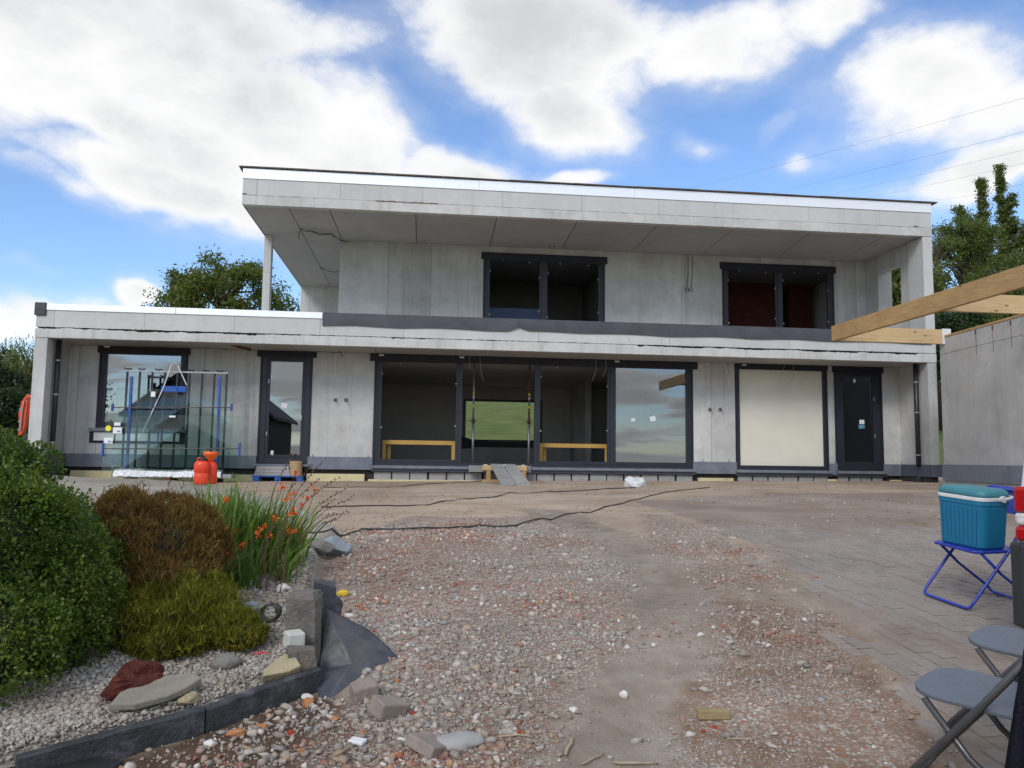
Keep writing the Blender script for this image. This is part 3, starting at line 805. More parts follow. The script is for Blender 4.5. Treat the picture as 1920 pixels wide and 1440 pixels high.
q = W(1395, 687, Y=WY - .03); sticker(win2, q[0], WY - .034, OW2[3] + .0, .11, .035)
door2 = glazed('door', OD2, WY, .15, [], ['glass_dark'])
surround(OD2, .03, .12, .07)
q = W(1602, 714, Y=WY + .03); sticker(door2, q[0], WY + .03, q[2], .06, .09, -.1)
q = W(1616, 791, Y=WY + .03); sticker(door2, q[0], WY + .03, q[2], .13, .10, 0)
sticker(door2, q[0] - .01, WY + .03, q[2] - .115, .16, .10, .1, 'sticker_blue')
for zz in (.32, .68): box('hinge', M['steel'], door2, OD2[1] - .2, OD2[1] - .18, WY - .012, WY + .002, OD2[2] + (OD2[3] - OD2[2]) * zz, OD2[2] + (OD2[3] - OD2[2]) * zz + .1)

# sill under the left window with its pale box below
box('window_sill', M['bluestone'], house, OW1[0] - .14, OW1[1] + .06, WY - .10, WY + .05, OW1[2] - .085, OW1[2] - .012, .004)
MB().box(OW1[0] - .14, OW1[1] + .05, WY - .02, WY - .003, OW1[2] - .34, OW1[2] - .09).build('sill_membrane', M['tape'], house)
for k in range(4):
    ww = (OW1[1] - OW1[0]) / 4
    box('sill_block', M['whiteplastic'], house, OW1[0] - .04 + k * ww, OW1[0] - .04 + (k + 1) * ww - .03, WY - .05, WY - .021, OW1[2] - .29, OW1[2] - .10, .004)

# --- plinth of blue stone slabs along the walls
pz0, pz1 = 1.30, 1.588
def plinth(x0, x1, y, mat='bluestone', dz=0.0):
    box('plinth_panel', M[mat], house, x0 + .002, x1 - .002, y - .05, y - .004, pz0 + dz, pz1 + dz, .003)
plinth(XL - .03, cxl + .02, 0.0)
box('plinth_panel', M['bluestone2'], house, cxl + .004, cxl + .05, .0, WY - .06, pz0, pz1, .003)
plinth(cxl + .06, X_(300, 860, WY), WY); plinth(X_(300, 860, WY), OD1[0] - .02, WY)
plinth(OD1[1] - .02, OSL[0] - .02, WY); plinth(OSL[1] + .01, OW2[0] - .01, WY)
plinth(OW2[1] + .01, OD2[0] - .005, WY); plinth(OD2[1] + .005, cxr - .06, WY)
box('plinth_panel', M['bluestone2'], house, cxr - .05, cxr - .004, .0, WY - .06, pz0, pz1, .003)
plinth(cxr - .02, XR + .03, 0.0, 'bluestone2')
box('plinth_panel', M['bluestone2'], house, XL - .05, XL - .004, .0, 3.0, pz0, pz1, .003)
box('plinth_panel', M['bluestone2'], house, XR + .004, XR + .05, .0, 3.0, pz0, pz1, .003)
# door sills in two courses, on concrete blocks
def sillrun(x0, x1, blocks, y=WY):
    box('door_sill', M['bluestone'], house, x0 - .05, x1 + .03, y - .16, y + .06, BZ - .075, BZ - .004, .004)
    box('sill_channel', M['bluestone2'], house, x0 - .04, x1 + .04, y - .09, y + .06, BZ - .145, BZ - .08, .003)
    w = (x1 - x0) / blocks
    for k in range(blocks):
        j = random.uniform(-.015, .015)
        box('concrete_block', M['block'], house, x0 + k * w + .02 + j, x0 + (k + 1) * w - .02 + j, y - .03 + random.uniform(0, .015), y + .1, BZ - .33, BZ - .155, .004)
    box('footing', M['gapdark'], house, x0, x1, y + .0, y + .1, BZ - .6, BZ - .15)  # near-black backing paints the shade between the blocks
def split(x0, x1, n): return [(x0 + (x1 - x0) * i / n, x0 + (x1 - x0) * (i + 1) / n) for i in range(n)]
sillrun(OSL[0], OSL[1], 18); sillrun(OW2[0], OW2[1], 6); sillrun(OD2[0], OD2[1], 4)
box('door_sill', M['bluestone'], house, OD1[0] - .05, OD1[1] + .03, WY - .16, WY + .06, BZ - .06, BZ - .004, .004)
# foundation wall set back, near-black to paint its shade; cream insulation boards against it
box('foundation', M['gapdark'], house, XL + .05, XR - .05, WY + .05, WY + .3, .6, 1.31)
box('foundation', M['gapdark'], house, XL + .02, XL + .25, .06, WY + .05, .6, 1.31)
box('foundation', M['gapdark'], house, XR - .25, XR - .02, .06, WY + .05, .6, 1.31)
for a, b, zt in ((X_(133, 890, WY), X_(212, 890, WY), 1.215), (X_(212, 890, WY), X_(420, 890, WY), 1.20), (X_(420, 890, WY), X_(490, 890, WY), 1.16), (X_(575, 890, WY), X_(684, 890, WY), 1.20), (X_(690, 897, WY), X_(905, 900, WY), 1.085), (X_(1308, 890, WY), X_(1374, 890, WY), 1.20), (X_(1550, 890, WY), X_(1568, 890, WY), 1.2), (X_(1668, 890, WY), X_(1730, 890, WY), 1.2)):
    box('insulation_board', M['yellow_foam'], house, a + .004, b - .004, WY - .06, WY + .04, .75, zt, .006)
box('insulation_board', M['yellow_foam'], house, X_(76, 890, .5), X_(92, 890, .5), .45, .6, .8, 1.22, .02)
# downpipes in the recess corners
for (xx, yy) in ((cxl + .075, .36), (cxr - .075, .36)):
    dp = MB().tube([(xx, yy, pz1 - .05), (xx, yy, ZS + .02)], .055, 12).build('downpipe', M['rubberpipe'], house, smooth=True)
    for zz in (1.80, 2.82, 3.55): MB().tube([(xx, yy, zz), (xx, yy, zz + .025)], .061, 12).build('bracket', M['steel'], dp)
    MB().add(*((lambda n: ([(xx + (.06 + .14 * t) * math.cos(a), yy + (.06 + .14 * t) * math.sin(a) * .7, 1.30 - .26 * t + (.02 * math.sin(5 * a) if t else 0)) for t in (0, .5, 1) for a in np.linspace(0, 2 * math.pi, n, endpoint=False)],
                          [(r * n + k, r * n + (k + 1) % n, (r + 1) * n + (k + 1) % n, (r + 1) * n + k) for r in range(2) for k in range(n)]))(14))).build('membrane_skirt', M['tape'], house)
# outlet boxes and loose cables on the walls
for px, py in ((629, 750), (649, 750), (1331, 768), (1350, 768)):
    q = W(px, py, Y=WY)
    bo = box('outlet_box', M['boxgrey'], house, q[0] - .042, q[0] + .042, WY - .02, WY - .003, q[2] - .042, q[2] + .042, .006)
    box('opening', M['gapdark'], bo, q[0] - .018, q[0] + .018, WY - .024, WY - .0205, q[2] - .018, q[2] + .018)  # dark plate painting the shaded hole of the box
    MB().tube([(q[0] + .02, WY - .022, q[2] - .01), (q[0] + .05, WY - .06, q[2] - .05), (q[0] + .045, WY - .03, q[2] - .12)], .005, 5).build('cable', M['cable'], bo)
def hang(pts, r=.006, mat='cable', n=5):
    MB().tube(pts, r, n).build('cable', M[mat], house, smooth=True)
def hangpx(pix, Y, r=.006, mat='cable'): hang([W(a, b, Y=Y) for a, b in pix], r, mat)
hangpx([(634, 657), (629, 670), (628, 690), (628, 703)], .9, .008, 'cable_white')
hangpx([(636, 657), (640, 664), (644, 669)], .9, .008, 'cable_dark')
hangpx([(1356, 679), (1363, 695), (1366, 712), (1367, 728)], .9, .008, 'cable_white')
for pts in ([(881, 667), (880, 690), (890, 693)], [(900, 668), (901, 690), (906, 714)], [(1117, 672), (1118, 695), (1110, 714)], [(1135, 674), (1137, 690), (1130, 707)],
            [(1472, 684), (1466, 697), (1460, 716)], [(1487, 684), (1488, 700), (1482, 718)]):
    hangpx(pts, .62, .0045)
hangpx([(398, 647), (420, 655), (450, 652), (470, 655), (500, 652), (560, 658), (640, 661)], WY - .04, .008, 'cable_dark')
hang([W(430, 645, Y=.5), W(445, 650, Y=.5), W(470, 656, Y=.9)], .03, 'rust', 4)
for px, py in ((676, 540), (728, 541), (807, 545), (728, 575), (845, 546), (1160, 557), (1278, 558), (1244, 561), (1612, 580)):
    q = W(px, py, Y=UY - .004)
    MB().tube([(q[0], UY - .006, q[2]), (q[0], UY + .01, q[2])], .020, 10).build('tie_plug', M['lightstone'], house)
for px, py in ((462, 754), (459, 836), (667, 759), (665, 840), (1705, 775), (1673, 860), (165, 590)):
    q = W(px, py, Y=WY - .004)
    MB().tube([(q[0], WY - .006, q[2]), (q[0], WY + .01, q[2])], .022, 10).build('tie_plug', M['lightstone'], house)
for px in (512, 550, 586, 690, 1318, 1366, 1566, 1690):          # anchor bolts on the plinth
    xx = X_(px, 850, WY); box('anchor', M['steel'], house, xx - .008, xx + .008, WY - .03, WY - .004, pz1 + .004, pz1 + .05)

# --- interior of the ground floor
box('room_floor', M['darkroom'], house, XL + .21, XR - .21, WY + .29, 9.3, ZF - .15, BZ - .02)
box('room_ceiling', M['inner'], house, XL + .21, XR - .21, WY + .33, 9.3, ZS - .04, ZS + .098)
BW = 8.6
wa, wb_ = X_(868, 790, BW), X_(1017, 790, BW); wz0, wz1 = Z_(945, 830, BW), Z_(945, 748, BW)
for a, b, c, d in ((XL + .21, wa, ZF, ZS), (wb_, XR - .21, ZF, ZS), (wa, wb_, ZF, wz0), (wa, wb_, wz1, ZS)):
    box('inner_wall', M['inner'], house, a, b, BW, BW + .3, c - .02, d - .041)
bw = frame_bars(MB(), wa + .003, wb_ - .003, wz0 + .003, wz1 - .003, BW + .05, BW + .14, .09).build('window', M['alu'], house)
MB().box(wa - .1, wb_ - .3, BW - .012, BW - .003, wz0 - .16, wz0 + .02).build('sealing_membrane', M['tape'], house)
MB().add([(wa - .25, BW - .02, wz0 - .25), (wa + .25, BW - .02, wz0 - .2), (wa + .9, BW - .02, wz0 + .06), (wa + .3, BW - .02, wz0 + .09), (wa - .05, BW - .02, wz0 + .2), (wa - .25, BW - .02, wz0 + .15)], [(0, 1, 2, 3, 4, 5)]).build('loose_membrane', M['tape'], house)
for xx in (OSL[0] - 1.1, OSL[1] + .9):
    box('partition', M['inner'], house, xx, xx + .18, WY + .33, BW - .003, ZF - .02, ZS - .041)
xx = X_(1088, 780, 7.0)
box('partition', M['inner'], house, xx, xx + .18, 6.2, BW - .003, ZF - .02, ZS - .041)

# --- upper storey
box('roof_slab', M['inner'], house, XU + .02, XR - .02, .155, 9.2, ZS2 + .1, ZP2 - .05)
ucuts = [XU] + [X_(p, 355 + p * .045, 0) for p in (481, 637.5, 792, 942, 1090, 1235, 1376, 1517, 1650, 1724)] + [XR]
for a, b in zip(ucuts[:-1], ucuts[1:]):
    ragged(a + .0025, b - .0025, 0, .155, ZS2 + .222, ZP2, 0, .006, .06).build('fascia_panel', M['fascia'], house)
scuts = [XU, X_(590, 390, 0), X_(1050, 412, 0), X_(1300, 425, 0), XR]
for a, b in zip(scuts[:-1], scuts[1:]):
    ragged(a + .002, b - .002, -.01, .155, ZS2, ZS2 + .219, .010, .006, .05).build('slab_edge', M['slab'], house)
MB().box(XU + .03, XR - .03, .04, .154, ZS2 + .15, ZS2 + .28).build('mortar_joint', M['gapdark'], house)
for a, b, zz in ((X_(705, 380, 0), X_(822, 388, 0), ZS2 + .222), (XU - .006, XU + .08, ZS2 + .24), (X_(1713, 425, 0), X_(1721, 425, 0), ZS2 + .235)):
    ragged(a, b, -.022, -.002, zz - .016, zz + .014, .018, .014, .05).build('rust_stain', M['rust'], house)
tcut = [XU - .01, X_(898, 345, 0), X_(1190, 360, 0), X_(1475, 375, 0), XR + .005]
for a, b in zip(tcut[:-1], tcut[1:]):
    box('white_trim', M['white'], house, a + .002, b - .002, -.018, .2, ZP2 - .003, ZT2, .003)
box('white_trim', M['white'], house, XU - .012, XU + .1, .202, 9.2, ZP2 - .003, ZT2)
box('white_trim', M['white'], house, XR - .1, XR + .006, .202, 9.2, ZP2 - .003, ZT2)
bc = np.linspace(XU - .09, XR + .14, 12)
for k, (a, b) in enumerate(zip(bc[:-1], bc[1:])):
    j = random.uniform(-.006, .006)
    MB().add([(a + .002, -.06 + j, ZT2 + .012), (b - .002, -.06 - j, ZT2 + .012), (b - .002, .3, ZT2 + .004), (a + .002, .3, ZT2 + .004),
              (a + .002, -.06 + j, ZT2 + .038), (b - .002, -.06 - j, ZT2 + .036 + j), (b - .002, .3, ZT2 + .04), (a + .002, .3, ZT2 + .04)],
             [(0, 3, 2, 1), (4, 5, 6, 7), (0, 1, 5, 4), (1, 2, 6, 5), (2, 3, 7, 6), (3, 0, 4, 7)]).build('roof_edge_board', M['board_edge'], house)
box('roof_edge_board', M['board_edge'], house, XU - .09, XU + .3, .302, 9.25, ZT2 + .006, ZT2 + .036)
box('roof_edge_board', M['board_edge'], house, XR - .3, XR + .14, .302, 9.25, ZT2 + .006, ZT2 + .036)
box('roof_deck', M['felt'], house, XU + .31, XR - .31, .302, 9.2, ZP2 + .02, ZP2 + .05)
for yy in (9.2,): box('fascia_panel', M['fascia'], house, XU, XR, yy, yy + .15, ZS2, ZP2)
for xx in (XU, XR - .015): box('fascia_panel', M['fascia'], house, xx, xx + .015, .157, 9.198, ZS2, ZP2)
# soffit planks: one row of cross joints over the balcony, planks running back over the side terrace
Zs = ZS2
def sx(px, py): return W(px, py, Z=Zs)
jl = [(sx(a, b), sx(c, d)) for (a, b, c, d) in ((779.7, 407.3, 781.6, 454.7), (930.6, 412.7, 919.7, 460), (1080, 420, 1054, 467), (1229, 427, 1187, 472), (1371, 434, 1317, 477), (1512, 441, 1461, 485), (1652.7, 447, 1575, 489))]
jx = [p[0] for p, q in jl]; jx2 = [p[0] + (q[0] - p[0]) / max(.1, (q[1] - p[1])) * (UY - p[1]) for p, q in jl]
la = sx(544.6, 398); lb = sx(621.8, 537.3)
left0 = (XU + .02, XU + .02)
first = [(la[0] + .0, la[0] + (lb[0] - la[0]) * (UY / max(1, lb[1]))), (float(sx(620, 400)[0]), float(sx(634, 428)[0]))]
lines = [left0] + first + list(zip(jx, jx2)) + [(XR - .02, XR - .02)]
g = .009
for (a0, a1), (b0, b1) in zip(lines[:-1], lines[1:]):
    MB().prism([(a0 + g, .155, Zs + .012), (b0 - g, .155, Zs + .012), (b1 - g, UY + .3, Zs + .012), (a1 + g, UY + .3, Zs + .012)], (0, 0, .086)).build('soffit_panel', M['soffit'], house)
xm = lines[1][1]
for a, b in ((XU + .02, xm), (xm, -1.9)):
    box('soffit_panel', M['soffit'], house, a + g, b - g, UY + .3 + g, 9.19, Zs + .012, Zs + .098)
# loose wires under the soffit
def wire(pix, dz=-.02, r=.010, mat='cable_dark'):
    hang([sx(a, b) + np.array([0, 0, dz - random.random() * .05]) for a, b in pix], r, mat)
wire([(562, 427), (575, 431), (585, 429), (600, 434), (622, 436), (633, 443), (645, 450), (660, 452)])
wire([(578, 428), (600, 436), (620, 435), (640, 447)])
wire([(600, 499), (612, 504), (625, 506), (636, 506)]); wire([(562, 427), (560, 445)], -.05)
def loop(px, py, Y, s=.1):
    q = W(px, py, Y=Y); hang([q + np.array([a * s, 0, b * s]) for a, b in ((-.6, -1.8), (-.4, .1), (0, -.5), (.5, -1.6), (.6, .2), (.65, -1.5))], .008, 'cable_dark')
for px, py in ((800, 440), (1035, 452)): loop(px, py, 2.3)
for px in (1288, 1296):
    q0, q1 = W(px + 2, 480, Y=UY - .03), W(px, 540, Y=UY - .03)
    pts = [q0, (q0 + q1) / 2 + np.array([.02, 0, 0]), q1] + [q1 + np.array([math.sin(a) * .05 + (.0), 0, -.05 + .05 * math.cos(a)]) for a in np.linspace(.3, 6.2, 9)]
    hang(pts, .007, 'cable_dark')

# upper walls
UX0, UX1 = -2.19, XR - .19
OU1 = rect(908, 1132, 482, 606, UY); OU2 = rect(1356, 1562, 500, 616, UY)
OU1[2] = OU2[2] = UF + .03
ut = (OU1[3] + OU2[3]) / 2; OU1[3] = OU2[3] = ut
useams = [X_(728, 520, UY), X_(808, 520, UY), X_(1278, 540, UY), X_(1606, 560, UY)]
ed = [UX0, OU1[0], OU1[1], OU2[0], OU2[1], UX1]
for i in range(0, 6, 2):
    a, b = ed[i], ed[i + 1]
    ss = [a] + [s for s in useams if a + .1 < s < b - .1] + [b]
    for p_, q_ in zip(ss[:-1], ss[1:]): wallp(p_, q_, UF + .002, ZS2 + .01, UY)
for o in (OU1, OU2): wallp(o[0], o[1], ut + .003, ZS2 + .01, UY)
for y0_, y1_ in ((UY + .284, 5.6), (5.606, 8.42)):
    box('wall_panel', M['concrete'], house, UX0 + .003, UX0 + .25, y0_, y1_, UF + .002, ZS2 + .01)
box('wall_panel', M['concrete'], house, XU + .02, XU + .82, 8.43, 8.7, UF + .002, ZS2 + .01)
box('wall_panel', M['concrete'], house, XU + .826, UX0 + .25, 8.43, 8.7, UF + .002, ZS2 + .01)
for o, br, kinds in ((OU1, [X_(1019, 545, UY)], [False, False]), (OU2, [X_(1461, 560, UY)], [False, False])):
    glazed('window', o, UY, .075, br, kinds); surround(o, .03, .13, .09, y=UY)
# slim post at the open corner of the side terrace
p0 = W(493, 441, Y=2.42)[0]; p1 = W(510, 441, Y=2.42)[0]
box('post', M['fascia'], house, max(p0, XU + .02), p1, 2.42, 2.66, UF + .002, 6.12, .004)
box('post', M['fascia'], house, max(p0, XU + .02), p1, 2.42, 2.66, 6.124, ZS2 + .01, .004)
# right end: front pier, side opening, thicker rear pier
pw = X_(1731, 480, 0.0)
box('pier', M['fascia'], house, pw, XR, .002, .62, ZP + .0, ZS2 - .002, .005)
box('pier', M['concrete'], house, pw + .03, XR - .002, .624, .98, ZP, ZS2 + .01, .005)
box('side_beam', M['concrete'], house, pw + .03, XR - .002, .984, 2.0, 6.62, ZS2 + .01)
box('side_parapet', M['fascia'], house, pw + .03, XR - .002, .984, 2.0, UF, 5.30)
box('pier', M['concrete'], house, UX1 - .005, XR + .20, 2.004, 2.595, UF, ZS2 + .005, .005)
box('wall_panel', M['concrete'], house, XR - .2, XR - .004, 2.6, 9.19, UF, ZS2 + .01)
# upper rooms
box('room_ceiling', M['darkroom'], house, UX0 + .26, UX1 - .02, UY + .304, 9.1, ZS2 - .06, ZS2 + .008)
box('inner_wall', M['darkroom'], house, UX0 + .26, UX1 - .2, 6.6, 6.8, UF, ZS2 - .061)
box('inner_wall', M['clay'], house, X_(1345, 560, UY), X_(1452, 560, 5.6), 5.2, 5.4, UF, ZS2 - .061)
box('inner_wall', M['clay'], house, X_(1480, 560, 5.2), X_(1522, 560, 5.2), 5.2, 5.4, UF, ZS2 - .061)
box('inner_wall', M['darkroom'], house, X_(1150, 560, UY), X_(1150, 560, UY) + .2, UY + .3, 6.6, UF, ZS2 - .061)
box('blue_panel', M['bluepanel'], house, X_(905, 590, 4.2), X_(1012, 590, 4.2), 4.2, 4.25, UF, Z_(960, 578, 4.2))  # upright blue panel inside the left upper window
# ------------------------------------------------------------------ garage and carport timber at the right
GD = _f0 * math.cos(.006) + _r0 * -.006                     # the wall runs along this direction
gd = GD[:2] / np.linalg.norm(GD[:2]); gn = np.array([-gd[1], gd[0]])   # gn points left, towards the yard
ga = W(1770, 872, Y=-2.0)
garage = thing('garage', 'grey concrete garage wall with timber carport beams on top, right of the house', 'garage', (ga[0], ga[1], 1.3))
def gpt(t, s, z): return np.array([ga[0] - gd[0] * t - gn[0] * s, ga[1] - gd[1] * t - gn[1] * s, z])
def gbox(name, mat, t0, t1, s0, s1, z0, z1, bevel=0.0):
    mb = MB(); P = [gpt(t, s, z) for z in (z0, z1) for t, s in ((t0, s0), (t1, s0), (t1, s1), (t0, s1))]
    return mb.add(P, [(0, 3, 2, 1), (4, 5, 6, 7), (0, 1, 5, 4), (1, 2, 6, 5), (2, 3, 7, 6), (3, 0, 4, 7)]).build(name, M[mat], garage, bevel=bevel)
gt = float(W(1775, 636, Y=-2.0)[2])
zb1 = float(W(1780, 871, Y=-2.0)[2]); zb0 = float(W(1780, 901, Y=-2.0)[2])
for a, b in ((0, 2.2), (2.204, 3.8)):
    gbox('wall_panel', 'garage', a, b, 0, .22, zb0 - .6, gt - .34, .004)
    gbox('wall_panel', 'garage', a, b, 0, .22, gt - .334, gt, .004)
    gbox('plinth_panel', 'bluestone', a + .01, b, -.045, -.004, zb0, zb1, .003)
gbox('wall_panel', 'garage', 0, .22, .224, 4.0, zb0 - .6, gt)
gbox('wall_plate', 'timber', .0, 3.8, -.01, .20, gt + .003, gt + .045)
# timber: outer beam parallel to the house side, joists back to the wall
b0t, b0b = W(1562, 612, Y=-2.1), W(1562, 640, Y=-2.1)
bx = b0t[0]; bh = float(b0t[2] - b0b[2]); bz = float((b0t[2] + b0b[2]) / 2)
slope_b = 0.0
MB().beam((bx, -2.1, bz), (bx, -7.5, bz), .08, bh).build('beam', M['timber'], garage, bevel=.004)
for (px, py0, py1, mat) in ((1765, 618, 651, 'timber_pale'), ):
    x1_ = ga[0] + .1
    MB().beam((bx + .045, -2.14, bz - .0), (x1_, -2.14, bz), .07, bh - .006).build('joist', M[mat], garage, bevel=.004)
q = W(1770, 637, Y=-2.16)
box('joist_end', M['whiteplastic'], garage, q[0] - .06, q[0] + .13, -2.21, -2.177, bz - bh / 2 - .005, bz + bh / 2 + .01, .004)
for k, yy in enumerate((-5.5,)):
    MB().beam((bx + .045, yy, bz), (bx + 4.2, yy, bz), .07, bh - .006).build('joist', M['timber_pale'], garage, bevel=.004)
# rust stains running from the fixings
for t in (1.30, 1.84, 2.38):
    zt = gt - .06
    MB().obox(gpt(t, -.003, zt), GD, (gn[0], gn[1], 0), (0, 0, 1), .022, .002, .04).build('rust_stain', M['rust'], garage)
    MB().obox(gpt(t + .004, -.002, zt - .25), GD, (gn[0], gn[1], 0), (0, 0, 1), .006, .001, .21).build('rust_stain', M['rust'], garage)
gbox('rear_wall', 'garage', .0, 3.8, 3.8, 4.0, zb0 - .6, gt)

# ------------------------------------------------------------------ props, guards, ramp inside the sliding door
def prop(px, ytop, ybot, Y, label, rusty):
    b = W(px, ybot, Y=Y); x = float(b[0])
    t = thing('steel_prop', label, 'steel prop', (x, Y, BZ - .02), group=None)
    zt = ZS - .05
    mid = BZ + 1.15
    MB().tube([(x, Y, BZ + .01), (x, Y, mid)], .030, 12).build('outer_tube', M['steel'], t, smooth=True)
    MB().tube([(x, Y, mid - .05), (x, Y, zt)], .023, 12).build('inner_tube', M['rust'] if rusty else M['steel'], t, smooth=True)
    MB().box(x - .07, x + .07, Y - .07, Y + .07, BZ - .018, BZ + .01).build('base_plate', M['steel'], t)
    MB().box(x - .07, x + .07, Y - .07, Y + .07, zt, zt + .012).build('head_plate', M['steel'], t)
    MB().tube([(x, Y, mid - .09), (x, Y, mid + .02)], .042, 12).build('collar_nut', M['rust'], t, smooth=True)
    MB().tube([(x - .12, Y - .03, mid - .03), (x + .02, Y - .05, mid - .05), (x + .1, Y - .03, mid - .03)], .008, 6).build('nut_handle', M['rust'], t)
    for k, (cn, zz) in enumerate((('yellow', .30), ('sticker_blue', .40), ('sticker', .52), ('yellow', .62))):
        MB().tube([(x, Y, mid + zz), (x, Y, mid + zz + .06)], .0245, 12).build('tape_band', M[cn], t)
prop(886, 690, 868, 2.3, 'clean grey steel prop at the left of the open sliding door', False)
prop(991, 690, 868, 2.3, 'rust stained steel prop at the right of the open sliding door', True)

def guard(pxa, pxb, ytop, Y, label):
    a, b = X_(pxa, ytop, Y), X_(pxb, ytop, Y); z = Z_((pxa + pxb) / 2, ytop, Y)
    t = thing('guard_rail', label, 'guard rail', ((a + b) / 2, Y, BZ - .02))
    MB().box(a, b, Y - .03, Y + .03, z - .10, z).build('rail', M['post_yellow'], t, bevel=.004)
    for x in (a + .045, b - .045):
        MB().box(x - .045, x + .045, Y - .03, Y + .03, BZ - .018, z - .103).build('leg', M['post_yellow'], t, bevel=.004)
    MB().box(a + .12, a + .19, Y + .10, Y + .16, BZ - .018, z - .103).build('leg', M['post_yellow'], t, bevel=.004)
    MB().box(a + .10, a + .2, Y + .032, Y + .16, z - .10, z - .02).build('bracket', M['post_yellow'], t)
guard(717, 854, 826, 1.56, 'yellow timber guard rail behind the leftmost frame of the sliding window')
guard(1011, 1141, 832, 1.56, 'yellow timber guard rail behind the frame right of the open door')

rx0, rx1 = X_(904, 868, .85), X_(988, 872, .85); rz = Z_(945, 866, .85)
rz = BZ + .03
ramp = thing('wooden_ramp', 'grey plank ramp on a timber trestle leading up to the open sliding door', 'ramp', ((rx0 + rx1) / 2, .8, 1.0))
MB().box(rx0, rx1, .80, .92, rz - .12, rz).build('crossbeam', M['timber_pale'], ramp, bevel=.005)
for xx in (rx0 + .10, rx1 - .12):
    MB().box(xx, xx + .10, .81, .91, gzf(xx, .86) - .02, rz - .123).build('leg', M['timber'], ramp, bevel=.005)
MB().box(rx0 + .0, rx0 + .45, .74, .98, gzf(rx0, .8) - .02, gzf(rx0, .8) + .05).build('footing_board', M['timber'], ramp)
pa, pb = X_(921, 866, .70), X_(968, 866, .70)
ga0 = G(938, 910); gb0 = G(997, 910)
for k in range(2):
    u0, u1 = k / 2 + .012, (k + 1) / 2 - .012
    T0 = np.array([pa + (pb - pa) * u0, .93, rz + .032]); T1 = np.array([pa + (pb - pa) * u1, .93, rz + .032])
    B0 = np.array([ga0[0] + (gb0[0] - ga0[0]) * u0, ga0[1], gzf(ga0[0], ga0[1]) + .028]); B1 = np.array([ga0[0] + (gb0[0] - ga0[0]) * u1, ga0[1], gzf(gb0[0], ga0[1]) + .028])
    MB().prism([T0, T1, B1, B0], (0, 0, -.034)).build('plank', M['plank'], ramp, bevel=.003)
MB().box(rx0 - .3, rx1 + .1, .925, WY - .17, rz - .16, rz - .01).build('platform', M['plank'], ramp)
for k in range(3):
    xx = rx0 + .04 + k * (rx1 - rx0) * .42
    MB().box(xx, xx + .08, .82, .88, rz + .001, rz + .016).build('clip', M['whiteplastic'], ramp)

# ------------------------------------------------------------------ glass rack in front of the left window
RY = .55
rl, rr = X_(233, 800, RY), X_(421, 800, RY); rt_, rb = Z_(325, 697, RY), Z_(325, 887, RY)
gr0 = gzf((rl + rr) / 2, RY)
rack = thing('glass_rack', 'dark steel rack with blue posts for carrying glass, under the left window', 'glass rack', ((rl + rr) / 2, RY, gr0))
for k in range(9):
    x = rl + (rr - rl) * k / 8
    MB().box(x - .02, x + .02, RY - .02, RY + .02, rb + .02, rt_ - .025).build('upright', M['rubberpipe'], rack, bevel=.003)
MB().box(rl - .03, rr + .03, RY - .022, RY + .022, rt_ - .022, rt_ + .015).build('top_rail', M['steel'], rack, bevel=.003)
for px in (240, 266, 297, 358, 386, 412):
    x = X_(px, 690, RY)
    MB().tube([(x - .06, RY - .04, rt_ + .05), (x, RY - .03, rt_ + .03), (x + .09, RY - .02, rt_ + .045)], .014, 6).build('clamp', M['blackplastic'], rack)
MB().box(rl - .05, rr + .25, RY - .25, RY + .25, rb - .10, rb - .01).build('base_beam', M['steel'], rack, bevel=.006)
for x in (rl + .2, (rl + rr) / 2, rr - .1):
    MB().box(x - .05, x + .05, RY - .3, RY + .3, gr0 - .01, rb - .102).build('foot', M['rust'], rack)
for px, pyb in ((243, 890), (408, 866)):
    a, b = W(px + 4, 706, Y=RY - .06), W(px - 6 if px < 300 else px - 1, pyb, Y=RY - .16)
    MB().beam(b, a, .055, .055, (0, 1, 0)).build('blue_post', M['bluepaint'], rack, bevel=.006)
za = Z_(325, 731, RY - .05)
MB().box(X_(304, 731, RY), X_(351, 731, RY), RY - .09, RY - .025, za - .05, za + .08).build('blue_crossbar', M['bluepaint'], rack, bevel=.006)
for (ax_, ay, bx_, by) in ((322, 682, 306, 728), (332, 682, 350, 722), (328, 679, 322, 684), (328, 679, 333, 684), (306, 728, 262, 822)):
    MB().beam(W(ax_, ay, Y=RY - .10), W(bx_, by, Y=RY - .10), .018, .018, (0, 1, 0)).build('strap', M['whiteplastic'], rack)
def gsheet(name, label, p0, p1, pt, pb, Y, lean=.10):
    x0, x1 = X_(p0, (pt + pb) / 2, Y), X_(p1, (pt + pb) / 2, Y); z0, z1 = Z_((p0 + p1) / 2, pb, Y), Z_((p0 + p1) / 2, pt, Y)
    o = thing(name, label, 'glass sheet', ((x0 + x1) / 2, Y, z0))
    def q(x, z, dy): return (x, Y + lean * (z - z0) / (z1 - z0) + dy, z)
    MB().add([q(x0, z0, 0), q(x1, z0, 0), q(x1, z0, .01), q(x0, z0, .01), q(x0, z1, 0), q(x1, z1, 0), q(x1, z1, .01), q(x0, z1, .01)],
             [(0, 3, 2, 1), (4, 5, 6, 7), (0, 1, 5, 4), (1, 2, 6, 5), (2, 3, 7, 6), (3, 0, 4, 7)]).build('pane', M['glass_sheet'], o)
    e = MB(); e.box(x0, x1, Y + lean - .001, Y + lean + .011, z1 + .001, z1 + .006); e.box(x0 - .007, x0 - .001, Y, Y + .011, z0, z0 + .02)
    e.build('edge', M['glass_edge'], o)
    return o, x0, x1, z0, z1
g1, *r1 = gsheet('glass_sheet', 'large tall glass sheet standing rearmost on the steel rack', 212, 433, 731, 884, RY - .14, .08)
